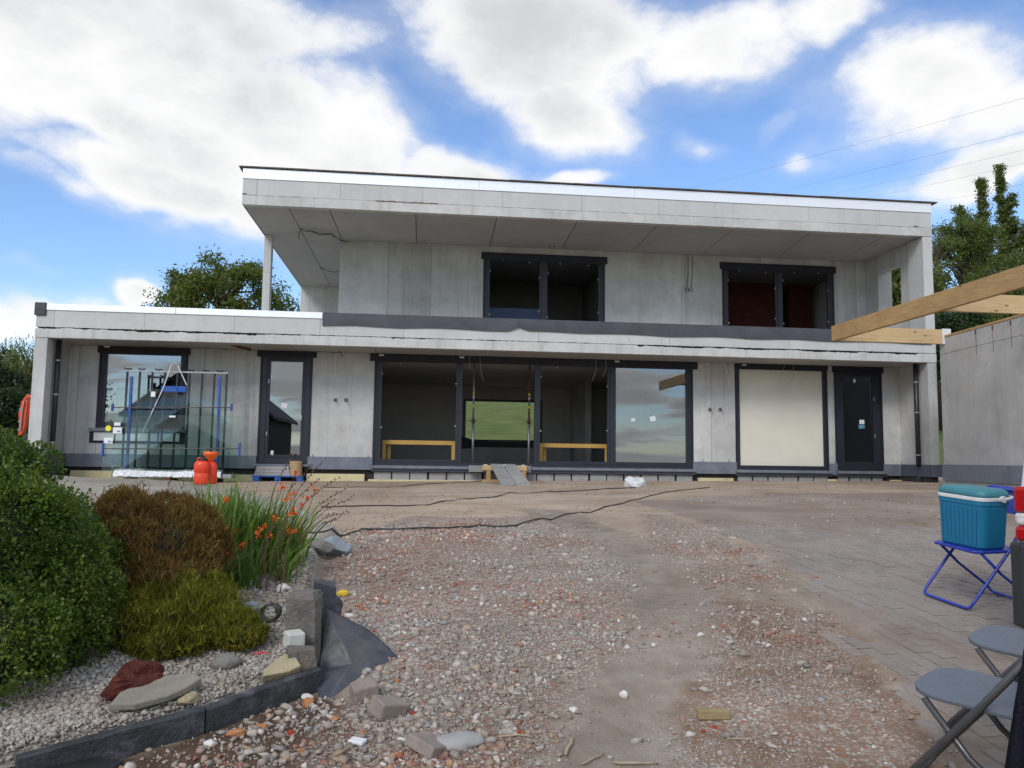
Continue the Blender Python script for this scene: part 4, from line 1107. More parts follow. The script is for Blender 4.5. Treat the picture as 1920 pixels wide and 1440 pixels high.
g2, *r2 = gsheet('glass_sheet', 'wide lower glass sheet with yellow dot and paper labels leaning frontmost on the rack', 193, 449, 779, 886, RY - .24, .08)
Yg = RY - .25
for px, py, w_, h_, mt in ((203, 803, .12, .12, 'yellow'), (220, 795, .13, .07, 'sticker'), (220, 807, .18, .13, 'sticker'), (203, 826, .18, .12, 'sticker'), (287, 739, .09, .11, 'sticker'), (323, 781, .13, .04, 'sticker')):
    q_ = W(px, py, Y=Yg)
    if mt == 'yellow':
        MB().tube([(q_[0], Yg, q_[2]), (q_[0], Yg + .004, q_[2])], .06, 16).build('label', M[mt], g2)
    else:
        sticker(g2 if px < 280 else g1, q_[0], Yg, q_[2], w_, h_, 0)
        if w_ > .15: sticker(g2, q_[0] + .03, Yg - .003, q_[2] - .02, .07, .03, 0, 'sticker_blue')
# clamp bars across the sheets, blue end pads
for px0, px1, py in ((211, 434, 764), (193, 449, 841)):
    a, b = W(px0, py, Y=Yg - .03), W(px1, py, Y=Yg - .03)
    bar = MB().tube([a, b], .012, 8).build('clamp_bar', M['rubberpipe'], rack)
    for e in (a, b):
        MB().box(e[0] - .02, e[0] + .02, Yg - .06, Yg + .0, e[2] - (.08 if py < 800 else .16), e[2] + (.08 if py < 800 else .12)).build('clamp_pad', M['bluepaint'], rack, bevel=.006)
q_ = W(328, 731, Y=Yg - .03)
MB().box(q_[0] - .06, q_[0] + .06, Yg - .05, Yg - .01, q_[2] - .06, q_[2] + .06).build('clamp_pad', M['bluepaint'], rack, bevel=.02)
# crumpled silver padding on the base of the rack
n = 46; V = []; Fq = []
for i in range(n):
    x = rl - .06 + (rr - rl + .1) * i / (n - 1)
    h = .05 + .07 * float(fbm(x * 2.1, 1.5, 3, 3)) + .02 * random.random()
    V += [(x, RY - .33, rb - .06 - .03 * random.random()), (x, RY - .29, rb - .02 + h * .7), (x, RY - .15, rb + h), (x, RY - .05, rb + h * .6), (x, RY - .05, rb - .008), (x, RY - .3, rb - .008 - .09)]
for i in range(n - 1):
    for j in range(6): Fq.append((i * 6 + j, i * 6 + (j + 1) % 6, (i + 1) * 6 + (j + 1) % 6, (i + 1) * 6 + j))
Fq += [tuple(range(6))[::-1], tuple((n - 1) * 6 + j for j in range(6))]
pad = MB().add(V, Fq).build('foam_padding', M['foil'], None, smooth=False, origin=((rl + rr) / 2, RY, gr0))
tag(pad, 'crumpled silver grey packing sheet along the foot of the glass rack', 'packing')

# canisters beside the rack
def ground_at(px, py): 
    q = G(px, py); return q
c0 = G(377, 908)
D0 = np.linalg.norm(c0[:2] - CAM[:2])
can = thing('jerry_can', 'red orange plastic canister with dark cap standing by the glass rack', 'canister', (c0[0], c0[1], gzf(c0[0], c0[1])))
hh = .40
MB().lathe([(.12, 0), (.13, .02), (.13, hh * .42), (.122, hh * .45), (.122, hh * .5), (.13, hh * .53), (.13, hh * .84), (.11, hh * .95), (.07, hh), (.06, hh)], tuple(can.location), 18, 1.0, .75).build('body', M['orange_plastic'], can, smooth=True)
MB().lathe([(.05, hh - .005), (.055, hh + .02), (.05, hh + .05), (.02, hh + .06)], (c0[0] + .02, c0[1], can.location[2]), 12).build('cap', M['blackplastic'], can)
MB().tube([(c0[0] - .09, c0[1], can.location[2] + hh * .93), (c0[0] - .06, c0[1], can.location[2] + hh + .05), (c0[0] + .0, c0[1], can.location[2] + hh + .04)], .016, 8).build('handle', M['orange_plastic'], can, smooth=True)
f0 = (c0[0] + .11, c0[1] + .14)
zf = gzf(*f0)
fun = thing('funnel_canister', 'orange canister with a wide funnel on top, behind the red one', 'canister', (f0[0], f0[1], zf))
MB().lathe([(.10, 0), (.115, .02), (.115, .30), (.09, .36), (.05, .39)], (f0[0], f0[1], zf), 16, 1, .8).build('body', M['orange_plastic'], fun, smooth=True)
MB().lathe([(.035, .385), (.05, .42), (.125, .50), (.13, .56), (.122, .56), (.11, .51), (.03, .43)], (f0[0], f0[1], zf), 18).build('funnel', M['orange_plastic2'], fun, smooth=True)
# wrapped bundle at the right of the rack
w0 = G(436, 892); zz = gzf(w0[0], w0[1])
mb = MB(); n = 12; hs = [0, .1, .22, .34, .42]
for j, h in enumerate(hs):
    for k in range(n):
        a = 2 * math.pi * k / n
        rr_ = (.20 if j < 3 else .17 if j == 3 else .08) * (1 + .16 * (random.random() - .5))
        mb.v.append((w0[0] + rr_ * math.cos(a) * 1.1, w0[1] + rr_ * math.sin(a) * .7, zz + h + .03 * (random.random() - .5)))
for j in range(len(hs) - 1):
    for k in range(n): mb.f.append((j * n + k, j * n + (k + 1) % n, (j + 1) * n + (k + 1) % n, (j + 1) * n + k))
mb.f += [tuple(range(n))[::-1], tuple((len(hs) - 1) * n + k for k in range(n))]
tag(mb.build('wrapped_bundle', M['polybag'], None, origin=(w0[0], w0[1], zz)), 'pale film wrapped bundle on the ground between glass rack and left door', 'bundle')

# blue pallet with stone slabs, cardboard drum
pc = G(514, 903); px0, px1 = X_(470, 895, pc[1]), X_(567, 895, pc[1]); pzz = gzf(pc[0], pc[1])
pal = thing('pallet', 'blue wooden pallet on the ground before the left door', 'pallet', (pc[0], pc[1], pzz))
for k in range(3):
    xx = px0 + (px1 - px0) * (.04 + .42 * k)
    for d_ in (0, .35, .7): MB().box(xx, xx + .13, pc[1] + d_, pc[1] + d_ + .1, pzz + .02, pzz + .10).build('block', M['bluepaint'], pal, bevel=.003)
    MB().box(xx, xx + .13, pc[1], pc[1] + .8, pzz - .005, pzz + .018).build('bottom_board', M['bluepaint'], pal)
for k in range(5): MB().box(px0, px1, pc[1] + k * .17, pc[1] + k * .17 + .12, pzz + .102, pzz + .125).build('top_board', M['bluepaint'], pal, bevel=.002)
for k in range(3):
    o_ = MB().box(px0 + .06 + .02 * k, px0 + .84 - .015 * k, pc[1] + .06, pc[1] + .6, pzz + .128 + k * .07, pzz + .195 + k * .07).build('stone_slab', M['block'], None, bevel=.004, origin=(pc[0], pc[1], pzz + .1))
    tag(o_, ('bottom', 'middle', 'top')[k] + ' grey stone slab of the low stack on the blue pallet', 'stone slab', 'slabs stacked on the blue pallet')
dx = X_(554, 875, pc[1] + .1); dz0 = pzz + .127
tag(MB().lathe([(.135, 0), (.14, .01), (.14, .33), (.13, .335), (.125, .32), (.02, .32)], (dx, pc[1] + .16, dz0), 24).build('cardboard_drum', M['cardboard'], None, smooth=False, origin=(dx, pc[1] + .16, dz0)), 'brown cardboard drum standing at the right end of the blue pallet', 'drum')

# crumpled plastic film
q0 = G(1189, 912); mb = MB()
bm = bmesh.new(); bmesh.ops.create_icosphere(bm, subdivisions=3, radius=1)
for v in bm.verts:
    k = .45 + .8 * float(fbm(v.co.x * 3 + 5, v.co.y * 3 + v.co.z * 2.7, 4, 8))
    v.co = Vector((v.co.x * .24 * k, v.co.y * .15 * k, max(-.02, v.co.z) * .20 * k + (.03 if v.co.z > 0 else 0)))
me = bpy.data.meshes.new('plastic_film'); bm.to_mesh(me); bm.free(); me.materials.append(M['polybag'])
o_ = link('plastic_film', me, None, (q0[0], q0[1], gzf(q0[0], q0[1])))
tag(o_, 'crumpled clear plastic film on the sand before the glazed sliding panel', 'plastic film')

# cables lying across the yard
def ground_cable(label, pix, r=.009):
    P = []
    pts = [G(a, b) for a, b in pix]
    for a, b in zip(pts[:-1], pts[1:]):
        for k in range(6):
            t = k / 6; q = a + (b - a) * t
            q = q + np.array([.03 * (random.random() - .5), .03 * (random.random() - .5), 0]); P.append((q[0], q[1], gzf(q[0], q[1]) + r * .9 + (.012 if pdist(q[0:1], q[1:2], RUBBLE)[0] < .1 else 0)))
    q = pts[-1]; P.append((q[0], q[1], gzf(q[0], q[1]) + r))
    o = MB().tube(P, r, 6).build('ground_cable', M['cable_dark'], None, smooth=True, origin=P[0])
    tag(o, label, 'cable', 'cables across the yard')
ground_cable('nearest dark cable running from the orange flowers right to the sliding window sill', [(560, 1000), (610, 998), (680, 995), (780, 993), (900, 988), (965, 988), (1060, 965), (1110, 962), (1180, 940), (1260, 922), (1330, 915)])
ground_cable('middle dark cable with a kink running in front of the plank ramp', [(600, 951), (690, 949), (800, 948), (860, 938), (930, 932), (955, 924), (975, 927), (1080, 921), (1190, 915)])
ground_cable('short dark cable close along the wall foot below the sliding window', [(610, 914), (700, 914), (760, 912), (830, 907), (900, 903), (930, 898)], .008)

# ------------------------------------------------------------------ cooler on the blue chair, grey chairs, van
def folding_chair(t, seat_m, tube_m, w=.44, dpt=.40, seat_h=.44, back=True, round_seat=True, r=.0125):
    """local: faces -X, seat centre at the origin"""
    hw = w / 2
    n = 10
    if round_seat:
        P = []
        for k in range(n + 1):
            a = math.pi / 2 + math.pi * k / n
            P.append((-dpt / 2 + .12 + .13 * math.cos(a), (hw - .02) * (1 if math.sin(a) >= 0 else -1) * abs(math.sin(a)) ** .55, 0))
        P += [(dpt / 2, -hw + .035, 0), (dpt / 2, hw - .035, 0)]
    else:
        P = [(-dpt / 2 + .0, -hw + .04, 0), (-dpt / 2, hw - .04, 0), (-dpt / 2 + .05, hw - .01, 0), (dpt / 2, hw - .02, 0), (dpt / 2, -hw + .02, 0), (-dpt / 2 + .05, -hw + .01, 0)]
    MB().prism([(a, b, seat_h - .022) for a, b, c in P], (0, 0, .022)).build('seat', seat_m, t, bevel=.007, seg=2)
    # long frame: backrest top down to the front feet, joined by a bar at the floor
    fx, bxx, zt = -dpt / 2 - .06, dpt / 2 + .11, .80
    def lf(s): return [(bxx, s * hw, zt), (.065, s * hw, seat_h + .005), (fx + .03, s * hw, .06), (fx + .005, s * (hw - .01), .022), (fx, s * (hw - .04), .013)]
    pts = lf(1) + [(fx, 0, .013)] + lf(-1)[::-1]
    MB().tube(pts, r, 8).build('front_frame', tube_m, t, smooth=True)
    rx = dpt / 2 + .10
    def rf(s): return [(-dpt / 2 + .06, s * (hw - .03), seat_h - .024), (0.02, s * (hw - .03), .24), (rx - .03, s * (hw - .03), .06), (rx - .004, s * (hw - .045), .022), (rx, s * (hw - .07), .013)]
    MB().tube(rf(1) + [(rx, 0, .013)] + rf(-1)[::-1], r, 8).build('rear_frame', tube_m, t, smooth=True)
    for s in (1, -1):
        MB().beam((dpt / 2 - .02, s * (hw - .015), seat_h - .03), (dpt / 2 - .0, s * (hw - .015), seat_h + .08), .006, .02, (0, 1, 0)).build('hinge_link', tube_m, t)
    MB().tube([(bxx, s * hw, zt) for s in (-1, -.3, .3, 1)], r, 8).build('top_bar', tube_m, t, smooth=True)
    if back:
        m_ = 9; V = []; Fq = []
        for i in range(m_):
            y = -hw + .012 + (w - .024) * i / (m_ - 1); bow = .035 * (1 - (2 * i / (m_ - 1) - 1) ** 2)
            for (zz_, dx_) in ((zt + .02, .005), (zt - .17, -.055)):
                V += [(bxx + bow + dx_ - .008, y, zz_), (bxx + bow + dx_ + .008, y, zz_)]
        for i in range(m_ - 1):
            a = i * 4
            Fq += [(a, a + 4, a + 6, a + 2), (a + 1, a + 3, a + 7, a + 5), (a, a + 1, a + 5, a + 4), (a + 2, a + 6, a + 7, a + 3)]
        Fq += [(0, 2, 3, 1), ((m_ - 1) * 4, (m_ - 1) * 4 + 1, (m_ - 1) * 4 + 3, (m_ - 1) * 4 + 2)]
        MB().add(V, Fq).build('backrest', seat_m, t, smooth=False, bevel=.004)
def rot_to(n, rz):
    up = Vector(n); q = Vector((0, 0, 1)).rotation_difference(up)
    return (q @ Euler((0, 0, rz)).to_quaternion()).to_euler()
bc0 = (G(1738, 1118, gz0) + G(1812, 1150, gz0)) / 2
ch_rz = -YAW + R(12)
fxl = .20 + .06
bp = bc0[:2] + np.array([math.cos(ch_rz), math.sin(ch_rz)]) * fxl
blue = thing('folding_chair', 'blue folding chair with a cooler on its seat, standing on the paving', 'chair', (bp[0], bp[1], gzf(bp[0], bp[1]) + .012), local=True, rot=rot_to(slope(bp[0], bp[1], .3), ch_rz))
folding_chair(blue, M['bluechair'], M['bluechair'], w=.46, dpt=.40, seat_h=.41, round_seat=False, r=.011)
# the cooler
cool = thing('cooler_box', 'turquoise plastic cooler with white handle on the blue folding chair', 'cooler', (0, 0, 0), local=True)
cool.matrix_world = blue.matrix_basis @ Matrix.Translation((-.035, 0.0, .4115)) @ Matrix.Rotation(R(6), 4, 'Z') @ Matrix.Diagonal((.92, .93, .93, 1))
def rring(hx, hy, rad, z, n=6):
    P = []
    for (sx_, sy_, a0) in ((1, 1, 0), (-1, 1, 90), (-1, -1, 180), (1, -1, 270)):
        for k in range(n):
            a = R(a0 + 90 * k / (n - 1)); P.append((sx_ * (hx - rad) + rad * math.cos(a), sy_ * (hy - rad) + rad * math.sin(a), z))
    return P
def loft(rings):
    mb = MB(); m_ = len(rings[0])
    for r_ in rings: mb.v += [tuple(p) for p in r_]
    for i in range(len(rings) - 1):
        for k in range(m_): mb.f.append((i * m_ + k, i * m_ + (k + 1) % m_, (i + 1) * m_ + (k + 1) % m_, (i + 1) * m_ + k))
    mb.f += [tuple(range(m_))[::-1], tuple((len(rings) - 1) * m_ + k for k in range(m_))]
    return mb
loft([rring(.125, .195, .06, 0), rring(.135, .205, .065, .015), rring(.148, .22, .075, .33), rring(.153, .226, .075, .335), rring(.153, .226, .075, .365)]).build('body', M['teal'], cool, smooth=False)
for k in range(9):
    y = -.15 + k * .0375
    MB().beam((-.1372 + .0005, y, .03), (-.149 + .0005, y * 1.06, .31), .012, .006, (1, 0, 0)).build('rib', M['teal'], cool)
for k in range(6):
    x = -.075 + k * .03
    MB().beam((x, -.2065 + .0015, .03), (x * 1.06, -.2205 + .0015, .31), .010, .006, (0, 1, 0)).build('rib', M['teal'], cool)
loft([rring(.156, .229, .078, .368), rring(.158, .231, .08, .372), rring(.158, .231, .08, .390), rring(.155, .228, .078, .396)]).build('handle_band', M['whiteplastic'], cool, smooth=False)
loft([rring(.152, .225, .075, .398), rring(.155, .228, .078, .405), rring(.152, .224, .08, .432), rring(.135, .205, .08, .452), rring(.09, .15, .07, .457)]).build('lid', M['teal_lid'], cool, smooth=True)
MB().tube([(.03, -.255, .385), (.03, -.23, .385)], .025, 14).build('handle_pivot', M['whiteplastic'], cool)
MB().tube([(.03, .255, .385), (.03, .23, .385)], .025, 14).build('handle_pivot', M['whiteplastic'], cool)
MB().tube([(.03, -.25, .385), (.10, -.25, .39), (.175, -.20, .392), (.18, 0, .392), (.175, .20, .392), (.10, .25, .39), (.03, .25, .385)], .010, 8).build('handle', M['whiteplastic'], cool, smooth=True)

def grey_chair(label, px, py, d, face):
    p = CAM + ray(px, py) * 0
    lat = (px - 960) / FPX * d
    xy = CAM[:2] + _f0[:2] * d + _r0[:2] * lat
    F2 = _r0[:2] * -math.sin(face) + _f0[:2] * math.cos(face)     # facing direction in plan
    rz = math.atan2(-F2[1], -F2[0])
    t = thing('folding_chair', label, 'chair', (xy[0], xy[1], gzf(xy[0], xy[1]) + .012), local=True, group='grey folding chairs', rot=rot_to(slope(xy[0], xy[1], .3), rz))
    folding_chair(t, M['greyseat'], M['greytube'], w=.43, dpt=.40, seat_h=.445, round_seat=True, r=.0135)
    return t
gc1 = grey_chair('nearest grey folding chair, a dark jacket hanging over its back', 1812, 1275, 3.2, R(42))
gc2 = grey_chair('grey folding chair further back, half cut off by the right edge', 1893, 1205, 3.75, R(42))
# jacket over the near chair's back
jk = thing('jacket', 'dark navy jacket hanging over the back of the nearest grey chair', 'jacket', (0, 0, 0), local=True)
jk.matrix_world = gc1.matrix_basis.copy()
m_, k_ = 22, 14; V = []; Fq = []
for i in range(m_):
    y = -.235 + .47 * i / (m_ - 1)
    for j in range(k_):
        t = j / (k_ - 1)
        fold = .03 * math.sin(i * 1.35 + 2 * t) * (abs(t - .5) * 2) + .02 * float(fbm(i * .45, j * .3, 3, 5) - .5)
        if t < .5:
            s = (.5 - t) * 2; V.append((.225 + fold - .0 - .06 * s, y * (1 + .10 * s), .835 - s * (.62 + .05 * math.sin(i * .5))))
        else:
            s = (t - .5) * 2; V.append((.31 + fold + .04 * s, y * (1 + .12 * s), .835 - s * (.60 + .06 * math.sin(i * .7 + 1))))
for i in range(m_ - 1):
    for j in range(k_ - 1): Fq.append((i * k_ + j, (i + 1) * k_ + j, (i + 1) * k_ + j + 1, i * k_ + j + 1))
jo = MB().add(V, Fq).build('cloth', M['jacket'], jk, smooth=True)
sm = jo.modifiers.new('Solidify', 'SOLIDIFY'); sm.thickness = .022; sm.offset = 0

# van: only its rear corner shows at the right edge
vl, vd = 2.915, 4.62
vo = CAM[:2] + _f0[:2] * vd + _r0[:2] * vl
Lv = _r0[:2] * .45 - _f0[:2] * .893                           # along the van, away from its rear
Sv = _r0[:2] * .893 + _f0[:2] * .45                           # across the van
vg = .44
van = thing('van', 'white van with red tail lamp and dark grey bumper at the right edge', 'van', (vo[0], vo[1], vg), local=True, rot=(0, 0, math.atan2(Lv[1], Lv[0])))
# local: x along the van from the rear, y across from the near side, z up
ring = []
for x, a, b in ((.0, .022, .0), (.06, .006, .0), (.5, 0, 0), (3.4, 0, 0), (4.3, .08, .55), (4.75, .2, 1.0)):
    w_ = 1.85
    zt = 1.95 - b
    ring.append([(x, .03 + a, .34), (x, a, .55), (x, a, 1.0), (x + .02 * (x < .2), .03 + a, 1.25), (x + .10 * (x < .2), .13 + a, zt - .12), (x + .14 * (x < .2), .25 + a, zt),
                 (x + .14 * (x < .2), w_ - .25 - a, zt), (x + .10 * (x < .2), w_ - .13 - a, zt - .12), (x + .02 * (x < .2), w_ - .03 - a, 1.25), (x, w_ - a, 1.0), (x, w_ - a, .55), (x, w_ - .03 - a, .34)])
loft(ring).build('body', M['vanwhite'], van, bevel=.03, seg=3)
for s, y0 in ((0, -.004), (1, 1.80)):
    for z0, z1, mt in ((.73, .815, 'redlens'), (.817, .89, 'clearlens'), (.892, 1.04, 'redlens')):
        MB().box(-.012, .10, y0 - .010, y0 + .062, z0, z1).build('tail_lamp', M[mt], van, bevel=.02, seg=3)
loft([[(-.09 + ii, jj, zz2) for ii, jj in ((.12, -.025), (.02, .03), (.0, .2), (.0, 1.65), (.02, 1.82), (.12, 1.875), (.55, 1.875), (.55, 1.80), (.2, 1.80), (.2, .05), (.55, .05), (.55, -.025))] for zz2 in (.24, .34, .50, .62, .72)]).build('bumper', M['vanblack'], van, bevel=.02, seg=2)
for y in (.0, 1.65):
    for x in (.95, 3.75):
        wh = MB().tube([(x, y + .0, .33), (x, y + .2, .33)], .33, 24).build('wheel', M['tyre'], van)
        MB().tube([(x, y - .004 if y < 1 else y + .201, .33), (x, y + .002 if y < 1 else y + .206, .33)], .2, 20).build('rim', M['steel'], wh)
MB().box(1.6, 3.0, -.006, .004 + .02, 1.15, 1.28).build('side_moulding', M['vanblack'], van)
MB().box(.16, .18, .3, 1.55, 1.12, 1.62).build('rear_window', M['glass_dark'], van)
# ------------------------------------------------------------------ paving
B0, B1 = G(1500, 1050, gz0), G(1830, 1190, gz0)
pdv = (B1 - B0)[:2]; pdv /= np.linalg.norm(pdv)
pnv = np.array([-pdv[1], pdv[0]])
PL, PWd = .205, .10
org = G(1700, 1150, gz0)[:2]
cells = []
for r in range(-75, 75):
    for c in range(-40, 40):
        u = (c + (.5 if r % 2 else 0)) * PL; v = r * PWd
        q = org + pdv * u + pnv * v
        cells.append(q)
cells = np.array(cells)
dd = pdist(cells[:, 0], cells[:, 1], PAVE) + (fbm(cells[:, 0] * 2.1, cells[:, 1] * 2.1, 4, 31) - .5) * 1.1 + (rng.random(len(cells)) - .5) * .12
dcam = np.hypot(cells[:, 0], cells[:, 1] + 17.5)
fz = (cells - CAM[:2]) @ _f0[:2]
lat = (cells - CAM[:2]) @ _r0[:2]
keep = (dd < -.06) & (fz > 1.6) & (fz < 9.5) & (lat < fz * .72 + .35) & (lat > .2)
cells = cells[keep]; fz = fz[keep]; lat = lat[keep]
order = np.argsort(fz + .3 * np.abs(lat / fz - .5))
cells = cells[order]
def paver_verts():
    hx, hy = PL / 2 - .004 - random.random() * .002, PWd / 2 - .0035 - random.random() * .0015
    e = .006; V = []
    for (a, b, z) in ((hx, hy, -.06), (hx, hy, -.004), (hx - e, hy - e, 0)):
        V += [(-a + random.uniform(-1, 1) * .002, -b, z), (a, -b + random.uniform(-1, 1) * .0015, z), (a + random.uniform(-1, 1) * .002, b, z), (-a, b + random.uniform(-1, 1) * .0015, z)]
    Fq = [(8, 9, 10, 11)] + [(i * 4 + k, i * 4 + (k + 1) % 4, i * 4 + 4 + (k + 1) % 4, i * 4 + 4 + k) for i in range(2) for k in range(4)]
    return V, Fq
pmesh = []
for k in range(5):
    V, Fq = paver_verts(); me = bpy.data.meshes.new('paver'); me.from_pydata(V, [], Fq); me.materials.append(M['paver']); pmesh.append(me)
pang = math.atan2(pdv[1], pdv[0])
many = MB()
e = .1
zc = gz(cells[:, 0], cells[:, 1]); zx = (gz(cells[:, 0] + e, cells[:, 1]) - gz(cells[:, 0] - e, cells[:, 1])) / (2 * e); zy = (gz(cells[:, 0], cells[:, 1] + e) - gz(cells[:, 0], cells[:, 1] - e)) / (2 * e)
for i, q in enumerate(cells):
    nrm = Vector((-zx[i] + random.gauss(0, .012), -zy[i] + random.gauss(0, .012), 1)).normalized()
    rot = Vector((0, 0, 1)).rotation_difference(nrm) @ Euler((0, 0, pang + random.gauss(0, .012))).to_quaternion()
    lift = .0075 + random.gauss(0, .002)
    if i < 300:
        o = bpy.data.objects.new('paver', pmesh[i % 5]); col.objects.link(o); o.parent = ground
        o.location = (q[0], q[1], zc[i] + lift); o.rotation_mode = 'QUATERNION'; o.rotation_quaternion = rot
    else:
        V, Fq = paver_verts()
        many.add([tuple(rot @ Vector(v) + Vector((q[0], q[1], zc[i] + lift))) for v in V], Fq)
if many.v:
    o = many.build('pavers', M['paver_many'], ground); o['kind'] = 'stuff'

# ------------------------------------------------------------------ rubble and gravel
def proto(sub_):
    bm = bmesh.new()
    if sub_: bmesh.ops.create_icosphere(bm, subdivisions=1, radius=1)
    V = np.array([v.co[:] for v in bm.verts]) if sub_ else np.array([(1, 0, 0), (0, 1, 0), (-1, 0, 0), (0, -1, 0), (.25, .2, 1), (-.2, -.1, -1.)])
    Fc = np.array([[v.index for v in f.verts] for f in bm.faces]) if sub_ else np.array([(0, 1, 4), (1, 2, 4), (2, 3, 4), (3, 0, 4), (1, 0, 5), (2, 1, 5), (3, 2, 5), (0, 3, 5)])
    bm.free()
    return V, Fc
ICO, OCT = proto(1), proto(0)
def stones(P, rad, flat=(.45, .9), sink=.25, shape=None):
    IV, IF = shape or ICO
    n = len(P)
    jit = 1 + rng.normal(0, .2 if len(IV) < 8 else .27, (n, len(IV), 1))
    sc = np.stack([rng.uniform(.7, 1.45, n), rng.uniform(.55, 1.05, n), rng.uniform(flat[0], flat[1], n)], -1)[:, None, :]
    V = (IV[None] * jit + rng.normal(0, .14, (n, len(IV), 3))) * sc * rad[:, None, None]
    a = rng.uniform(0, 2 * np.pi, n); t = rng.normal(0, .4, n)
    ca, sa, ct, st = np.cos(a), np.sin(a), np.cos(t), np.sin(t)
    x, y, z = V[..., 0], V[..., 1], V[..., 2]
    y, z = y * ct[:, None] - z * st[:, None], y * st[:, None] + z * ct[:, None]
    x, y = x * ca[:, None] - y * sa[:, None], x * sa[:, None] + y * ca[:, None]
    V = np.stack([x, y, z], -1) + P[:, None, :]
    V[..., 2] += (rad * (1 - 2 * sink) * sc[:, 0, 2])[:, None]
    return V.reshape(-1, 3), (IF[None] + (np.arange(n) * len(IV))[:, None, None]).reshape(-1, 3)
def stone_mesh(name, sets, mat):
    Vs, Fs, k = [], [], 0
    for V, F_ in sets: Vs.append(V); Fs.append(F_ + k); k += len(V)
    o = amesh(name, np.concatenate(Vs), np.concatenate(Fs), mat); o['kind'] = 'stuff'
    return o
N = 760000
px_ = rng.uniform(-2.4, 4.6, N); fd = 1.9 + 7.4 * rng.random(N) ** 1.35
SX = CAM[0] + _f0[0] * fd + _r0[0] * px_; SY = CAM[1] + _f0[1] * fd + _r0[1] * px_
inframe = np.abs(px_) < fd * .70 + .5
nzs = (fbm(SX * 2.0, SY * 2.0, 4, 41) - .5)
dr = pdist(SX, SY, RUBBLE) + nzs * .6
fade = 1 - .55 * sstep(5.5, 8.5, fd)
clump = .22 + .78 * sstep(.38, .62, fbm(SX * 1.1 + 4, SY * 1.1, 4, 61))
dens = (1 - sstep(-.3, .2, dr)) * clump
dens = np.maximum(dens, .40 * (1 - sstep(-.3, .2, pdist(SX, SY, PATCH2) + nzs * .5)) * clump)
patchy = sstep(.46, .62, fbm(SX * 1.5 + 9, SY * 1.5, 4, 51))
dens = np.maximum(dens, (.06 + .42 * patchy) * (1 - sstep(-.3, .1, pdist(SX, SY, BROWN) + nzs * .4)))
wetm = 1 - sstep(-.2, .1, pdist(SX, SY, WET) + nzs * .4)
dens = np.maximum(dens * (1 - .75 * wetm), (.08 + .16 * patchy) * wetm)
dens = np.maximum(dens, .03)
tr = 1 - sstep(.06, .36, pdist(SX, SY, TRACK, False) + nzs * .6)
dens = dens * (1 - .88 * tr)
dpv = pdist(SX, SY, PAVE)
dens = np.where(dpv < .0, np.where(dpv > -.35, dens * .3 + .01, .006), dens)
dens = np.where(pdist(SX, SY, BED) < .03, 0, dens)
acc = (rng.random(N) < dens * .66) & inframe
SX, SY, fd2 = SX[acc], SY[acc], fd[acc]
rad = np.exp(rng.normal(math.log(.0060), .58, len(SX)))
nearleft = (1 - sstep(-.4, 1.5, (SX - G(700, 1200, gz0)[0])))
rad = rad * (.62 + .75 * fbm(SX * 1.3 + 2, SY * 1.3, 3, 71))
rad = np.clip(rad * (.85 + .40 * nearleft), .003, .026)
Pst = np.stack([SX, SY, gz(SX, SY)], -1)
bigm = rad > .015
# sparse pebbles on the sand up to the house
n3 = 7000
d3 = 8 + 10.5 * rng.random(n3); l3 = rng.uniform(-.66, .72, n3) * d3
X3 = CAM[0] + _f0[0] * d3 + _r0[0] * l3; Y3 = CAM[1] + _f0[1] * d3 + _r0[1] * l3
k3 = (Y3 < .9) & (pdist(X3, Y3, BED) > .1) & (X3 < 12.5) & (fbm(X3 * .8, Y3 * 1.4, 3, 77) > .45)
P3 = np.stack([X3[k3], Y3[k3], gz(X3[k3], Y3[k3])], -1)
o = stone_mesh('rubble', [stones(Pst[bigm], rad[bigm], (.40, .8), .34, ICO), stones(Pst[~bigm], rad[~bigm], (.45, .9), .36, OCT), stones(P3, rng.uniform(.006, .02, len(P3)), (.4, .8), .25, OCT)], M['rubble'])
tag(o, 'mixed grey and red demolition rubble strewn over the yard', 'rubble')
print('stones', bigm.sum(), (~bigm).sum(), len(P3))
# larger loose lumps among it, each countable lump its own thing further below
N2 = 150000
f2 = 2.8 + 4.2 * rng.random(N2) ** 1.5; l2 = rng.uniform(-.68, -.18, N2) * f2
bxx = CAM[0] + _f0[0] * f2 + _r0[0] * l2; byy = CAM[1] + _f0[1] * f2 + _r0[1] * l2
db = pdist(bxx, byy, BED)
okb = (db < -.03)
bxx, byy = bxx[okb], byy[okb]
okb = rng.random(len(bxx)) < .62
bxx, byy = bxx[okb], byy[okb]
o = stone_mesh('gravel', [stones(np.stack([bxx, byy, gz(bxx, byy)], -1), np.clip(np.exp(rng.normal(math.log(.0088), .35, len(bxx))), .004, .022), (.5, .9), .2, OCT)], M['palegravel'])
tag(o, 'pale limestone gravel covering the flower bed', 'gravel')

